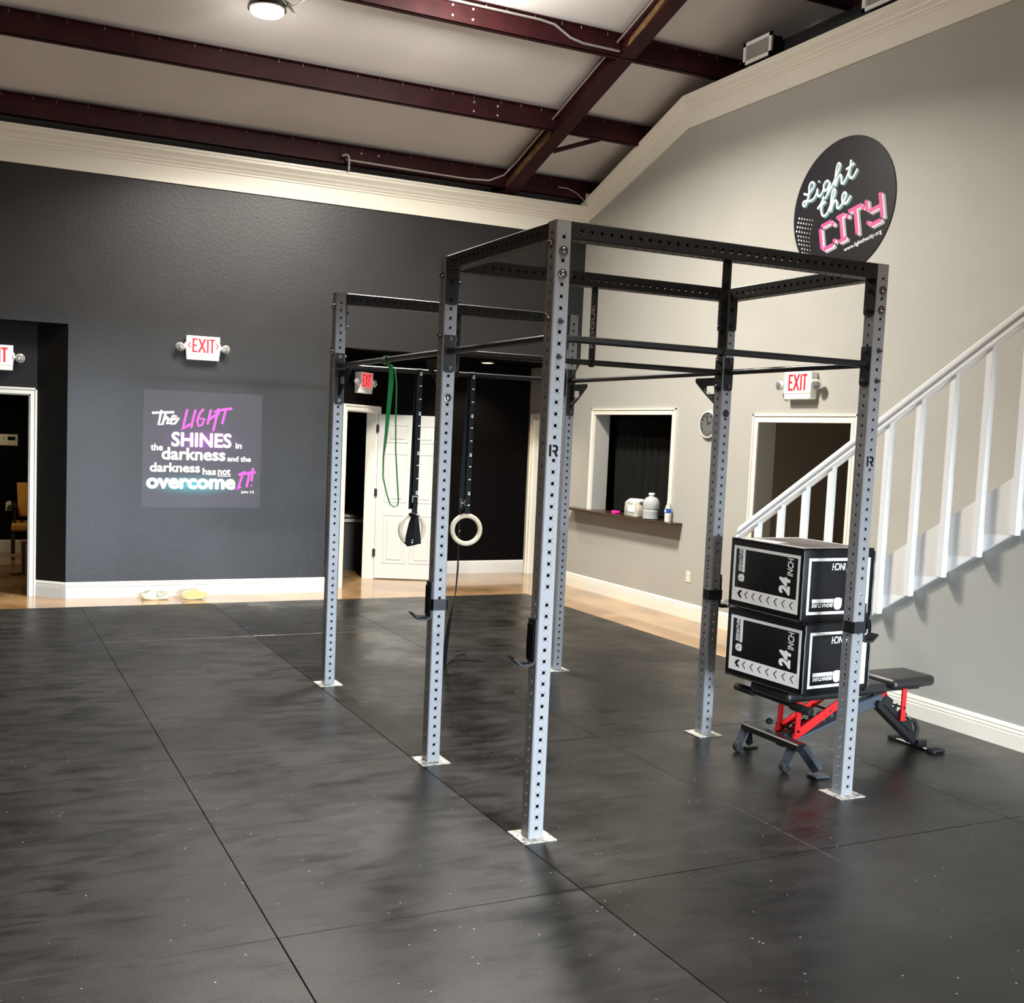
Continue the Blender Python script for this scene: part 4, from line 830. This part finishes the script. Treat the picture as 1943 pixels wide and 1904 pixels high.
m = MB().hexa([(-1.75, 9.1, fz), (-1.52, 9.1, fz), (-1.52, 9.3, fz), (-1.75, 9.3, fz), (-1.765, 9.09, fz + .38), (-1.51, 9.09, fz + .38), (-1.51, 9.31, fz + .38), (-1.765, 9.31, fz + .38)]); m.prism([(-1.75, 9.09, fz + .18), (-1.95, 9.02, fz + .23), (-1.95, 9.03, fz + .235), (-1.75, 9.11, fz + .20)], (0, .15, 0))
tag(obj('cardboard_box', m, mat('brown cardboard', (.23, .13, .06), .8)), 'open brown cardboard box in front of the mustard armchair', 'box')
# storeroom cabinet with wrappers
t = thing('low_cabinet', 'low dark cabinet with a pale top just inside the storeroom doorway', 'cabinet', (2.0, 9.35, TF))
obj('cabinet_body', MB().box(1.6, 2.46, 9.0, 9.7, TF, .61), mat('dark grey laminate', (.035, .033, .032), .5), t); obj('cabinet_top', MB().box(1.57, 2.49, 8.97, 9.73, .61, .645, .004), mat('pale laminate', (.40, .38, .34), .5), t)
m = MB()
for i in range(9):
    x = 2.06 + rnd.random() * .3; y = 9.05 + rnd.random() * .25; z = .6465 + .006 * (i % 4); a = rnd.random() * 3; m.beam((x - .05 * cos(a), y - .05 * sin(a), z + .012), (x + .05 * cos(a), y + .05 * sin(a), z + .02 + .02 * rnd.random()), .05, .012, bev=.003)
o = obj('wrapper_pile', m, mat('printed wrappers', (.55, .42, .30), .35, var=.9, vs_=30, col2=(.9, .85, .75))); tag(o, 'small pile of crumpled printed wrappers on the low cabinet', 'wrappers', kind='stuff')
m = MB().hexa([(2.18, 9.42, .647), (2.46, 9.38, .647), (2.46, 9.62, .647), (2.18, 9.66, .647), (2.24, 9.45, .70), (2.36, 9.43, .73), (2.36, 9.57, .70), (2.24, 9.57, .73)], .01, 2); tag(obj('brown_bag', m, mat('brown film', (.07, .02, .012), .35)), 'crumpled dark brown bag on the low cabinet top', 'bag')
# ---------------------------------------------------------------- clogs by the baseboard
CLOG = mat('pale yellow foam', (.60, .565, .41), .55)
def clog(label, loc, rz, side=False):
    t = thing('clog', label, 'shoe', loc, rz, 'pair of foam clogs', local=True)
    n = 15; R = []; T_ = MB()
    def F(x, y, z): return V((x, y, z)) if not side else V((x, -z * .94 + .05, y + .052))
    out = lambda u: .052 * (1 - (2 * u - 1) ** 4) ** .5 * (1.0 - .18 * (1 - u)) if 0 < u < 1 else .006
    for i in range(n):
        u = i / (n - 1); x = -.135 + .27 * u; wv_ = max(out(u), .008)
        top = (.055 + .035 * math.exp(-((u - .62) / .2) ** 2)) if u > .45 else (.055 + .02 * (u < .12))
        R.append([T_.bm.verts.new(F(x, wv_ * cos(a), .012 + max(0, sin(a)) * (top - .012) if sin(a) > 0 else .012 + sin(a) * .010)) for a in [2 * pi * k / 18 for k in range(18)]])
    T_.skin(R); obj('shoe_shell', T_, CLOG, t)
    T_ = MB(); pts = []
    for i in range(24):
        a = 2 * pi * i / 24; x = .135 * cos(a); pts.append(F(x * .99, (.050 - .007 * (cos(a) < 0)) * sin(a), 0.001))
    T_.prism(pts, F(0, 0, .016) - F(0, 0, 0)); obj('sole', T_, mat('deep yellow sole', (.54, .46, .20), .6) if side else CLOG, t)
    T_ = MB(); T_.tube([F(-.02 - .10 * sin(a), .052 * cos(a), .048 + .028 * sin(a)) for a in [pi * i / 10 for i in range(11)]], .007, 8); obj('heel_strap', T_, CLOG, t)
    T_ = MB()
    if not side:
        for s_ in (-1, 1): T_.lathe((-.02, s_ * .050, .050), [(.008, 0), (.008, .006)], 10, (0, s_, 0))
        for i in range(4): T_.lathe((.03 + i * .024, -.051 + .004 * i, .034), [(.005, 0), (.005, .006)], 8, (0, -1, 0))
        for i in range(3): T_.lathe((.05 + .02 * i, -.02 + .01 * (i % 2), .080 - .008 * i), [(.005, 0), (.005, .006)], 8, (0, -.3, 1))
        obj('hole', T_, INK, t)
    return t
clog('pale yellow foam clog standing upright by the white baseboard', (-.575, 7.02, TF + .001), radians(176))
clog('pale yellow foam clog tipped on its side, sole facing the room', (-.19, 6.95, TF + .003), radians(178), True)
# ---------------------------------------------------------------- duct, vents, conduits, lamps
m = MB().lathe((4.83, 4.62, 5.53), [(.06, -.06), (.15, -.03), (.18, .02), (.18, 5.8)], 28, (0, -1, 0)); dc = tag(obj('air_duct', m, mat('dark duct wrap', (.010, .013, .016), .55, bump=.3, bs=9)), 'dark round air duct running behind the crown above the grey wall', 'duct')
def vent(label, y0, y1):
    t = thing('air_vent', label, 'vent', (4.50, (y0 + y1) / 2, 5.475), group='white duct vents'); z0, z1 = 5.475, 5.685; x = 4.50; b_ = .035; m = MB()
    m.box(x, x + .02, y0, y1, z0, z0 + b_); m.box(x, x + .02, y0, y1, z1 - b_, z1); m.box(x, x + .02, y0, y0 + b_, z0, z1); m.box(x, x + .02, y1 - b_, y1, z0, z1); obj('vent_frame', m, EXITW, t)
    m = MB(); n = 20
    for i in range(n):
        y = y0 + b_ + (y1 - y0 - 2 * b_) * (i + .5) / n; m.hexa([(x + .004, y - .004, z0 + b_), (x + .022, y + .002, z0 + b_), (x + .022, y + .005, z0 + b_), (x + .004, y - .001, z0 + b_), (x + .004, y - .004, z1 - b_), (x + .022, y + .002, z1 - b_), (x + .022, y + .005, z1 - b_), (x + .004, y - .001, z1 - b_)])
    obj('louvers', m, EXITW, t); obj('vent_neck', MB().box(x + .021, x + .149, y0 + .02, y1 - .02, z0 + .02, z1 - .02), BLK, t); return t
vent('white louvered air vent on the dark duct, nearer the charcoal wall', 4.10, 4.50); vent('white louvered air vent on the dark duct, at the top edge of the photo', 2.55, 2.98)
cd = mat('grey conduit', (.45, .44, .42), .35, .6)
m = MB().tube([(-4, 4.765, 5.60), (2.40, 4.765, 5.60), (2.55, 4.765, 5.585), (2.72, 4.765, 5.50), (2.86, 4.765, 5.475), (3.26, 4.765, 5.475)], .011, 8); tag(obj('conduit', m, cd), 'thin grey conduit clipped along the third roof purlin', 'conduit', 'roof conduits')
yc = 7.10; m = MB().tube([(1.36, yc, 4.70), (2.55, yc, 4.69), (2.80, yc - .02, 4.685), (3.05, yc - .05, 4.695), (3.20, yc - .12, 4.76), (3.27, 6.8, zr(6.8) + .13), (3.27, 5.0, zr(5.0) + .13), (3.27, 3.6, zr(3.6) + .13)], .010, 8); tag(obj('conduit', m, cd), 'thin grey conduit running above the crown and curving up the rafter', 'conduit', 'roof conduits')
m = MB().tube([(1.38, 7.06, 4.58), (1.38, 7.06, 4.70), (1.37, 7.065, 4.735), (1.34, 7.075, 4.745), (1.31, 7.09, 4.73)], .012, 8); tag(obj('conduit_bend', m, cd), 'short grey goose-neck pipe standing on the cream crown', 'pipe')
m = MB().tube([(3.98, 7.1, 4.75), (4.1, 7.09, 4.75), (4.22, 7.08, 4.71), (4.33, 7.06, 4.62), (4.36, 7.05, 4.575)], .005, 6); tag(obj('loose_cable', m, cd), 'thin loose cable drooping onto the crown in the corner', 'cable')
GLOW = mat('lit lamp diffuser', (1, .97, .92), .5, emit=.5)
def lamp(label, x, y, z, power, top=True, col=(1, .945, .86), up=.10, size=.15, spread=180):
    t = thing('ceiling_lamp', label, 'ceiling lamp', (x, y, z), group='hanging high-bay lamps'); zt_ = RZ(y) if y > -1.2 else RZ(-1.2) - .333 * (-1.2 - y)
    obj('lamp_housing', MB().lathe((x, y, z), [(.05, .16), (.06, .12), (.15, .06), (.165, .02), (.165, .0), (.15, .0), (.148, .02)], 28), STEEL, t)
    obj('diffuser', MB().lathe((x, y, z), [(.13, -.035), (.146, -.02), (.147, .012)], 28), GLOW, t)
    obj('cord', MB().tube([(x, y, z + .16), (x, y, zt_)], .006, 6), BLK, t)
    l = bpy.data.lights.new('lamp_light', 'AREA'); l.shape = 'DISK'; l.size = size * 2; l.energy = power; l.color = col; l.spread = radians(spread)
    o = bpy.data.objects.new('lamp_light', l); C.objects.link(o); o.location = (x, y, z - .05)
    if up:
        l = bpy.data.lights.new('lamp_uplight', 'POINT'); l.shadow_soft_size = .15; l.energy = power * up; l.color = col; o = bpy.data.objects.new('lamp_uplight', l); C.objects.link(o); o.location = (x, y, z - .22)
lamp('lit white high-bay lamp hanging at the top edge of the photo', -.03, 5.15, 5.34, LP[0], up=.04, spread=130)
lamp('lit high-bay lamp added above the rack for brightness, out of frame', 1.5, 4.15, 5.60, LP[1], spread=150, size=.35, up=.22)  # unseen lamp, added to brighten the right side of the room
lamp('lit high-bay lamp hanging above the rack front, out of frame', .6, -1.6, 5.7, LP[2], spread=90, up=.03)
lamp('lit high-bay lamp hanging behind the camera toward the front wall, out of frame', -1.2, -4.4, 5.2, LP[3], spread=110, up=.03)
lamp('lit high-bay lamp hanging behind the camera on the left, out of frame', -3.2, -3.6, 5.4, LP[4], spread=130, up=.03)
m = MB().tube([(.15, 5.0, 5.36), (.06, 5.08, 5.44), (.0, 5.1, 5.49)], .006, 6); m.tube([(.18, 5.02, 5.30), (.14, 5.03, 5.36), (.10, 5.04, 5.40), (.115, 5.04, 5.37), (.17, 5.02, 5.31), (.19, 5.02, 5.285), (.15, 5.03, 5.33), (.02, 5.1, 5.45)], .007, 6); m.tube([(.14, 5.03, 5.355), (.20, 5.03, 5.39), (.26, 5.03, 5.44), (.30, 5.03, 5.52)], .005, 6)
tag(obj('cable_bundle', m, cd), 'grey bundled cable hanging beside the lit lamp', 'cable')
# recessed downlight in the alcove and the office and storeroom lamps
t = thing('downlight', 'small warm recessed downlight in the black alcove ceiling', 'downlight', (3.58, 7.98, 2.70))
obj('trim_ring', MB().lathe((3.58, 7.98, 2.712), [(.085, 0), (.085, -.008), (.065, -.010), (.062, -.002)], 28), TRIM, t); obj('lit_lens', MB().lathe((3.58, 7.98, 2.709), [(.062, 0), (.062, -.004)], 24), mat('warm lit lens', (1, .72, .38), .5, emit=9), t)
def spot(name, loc, tgt, power, ang, col, blend=.6, r=.05):
    l = bpy.data.lights.new(name, 'SPOT'); l.energy = power; l.spot_size = radians(ang); l.spot_blend = blend; l.color = col; l.shadow_soft_size = r
    o = bpy.data.objects.new(name, l); C.objects.link(o); o.location = loc; o.rotation_euler = (V(tgt) - V(loc)).to_track_quat('-Z', 'Y').to_euler()
spot('alcove_downlight', (3.58, 7.98, 2.68), (3.5, 7.9, 0), LP[5], 120, (1, .82, .58))
spot('office_lamp', (-2.6, 9.6, 2.5), (-2.0, 9.8, 0), LP[6], 140, (1, .80, .5), r=.2)
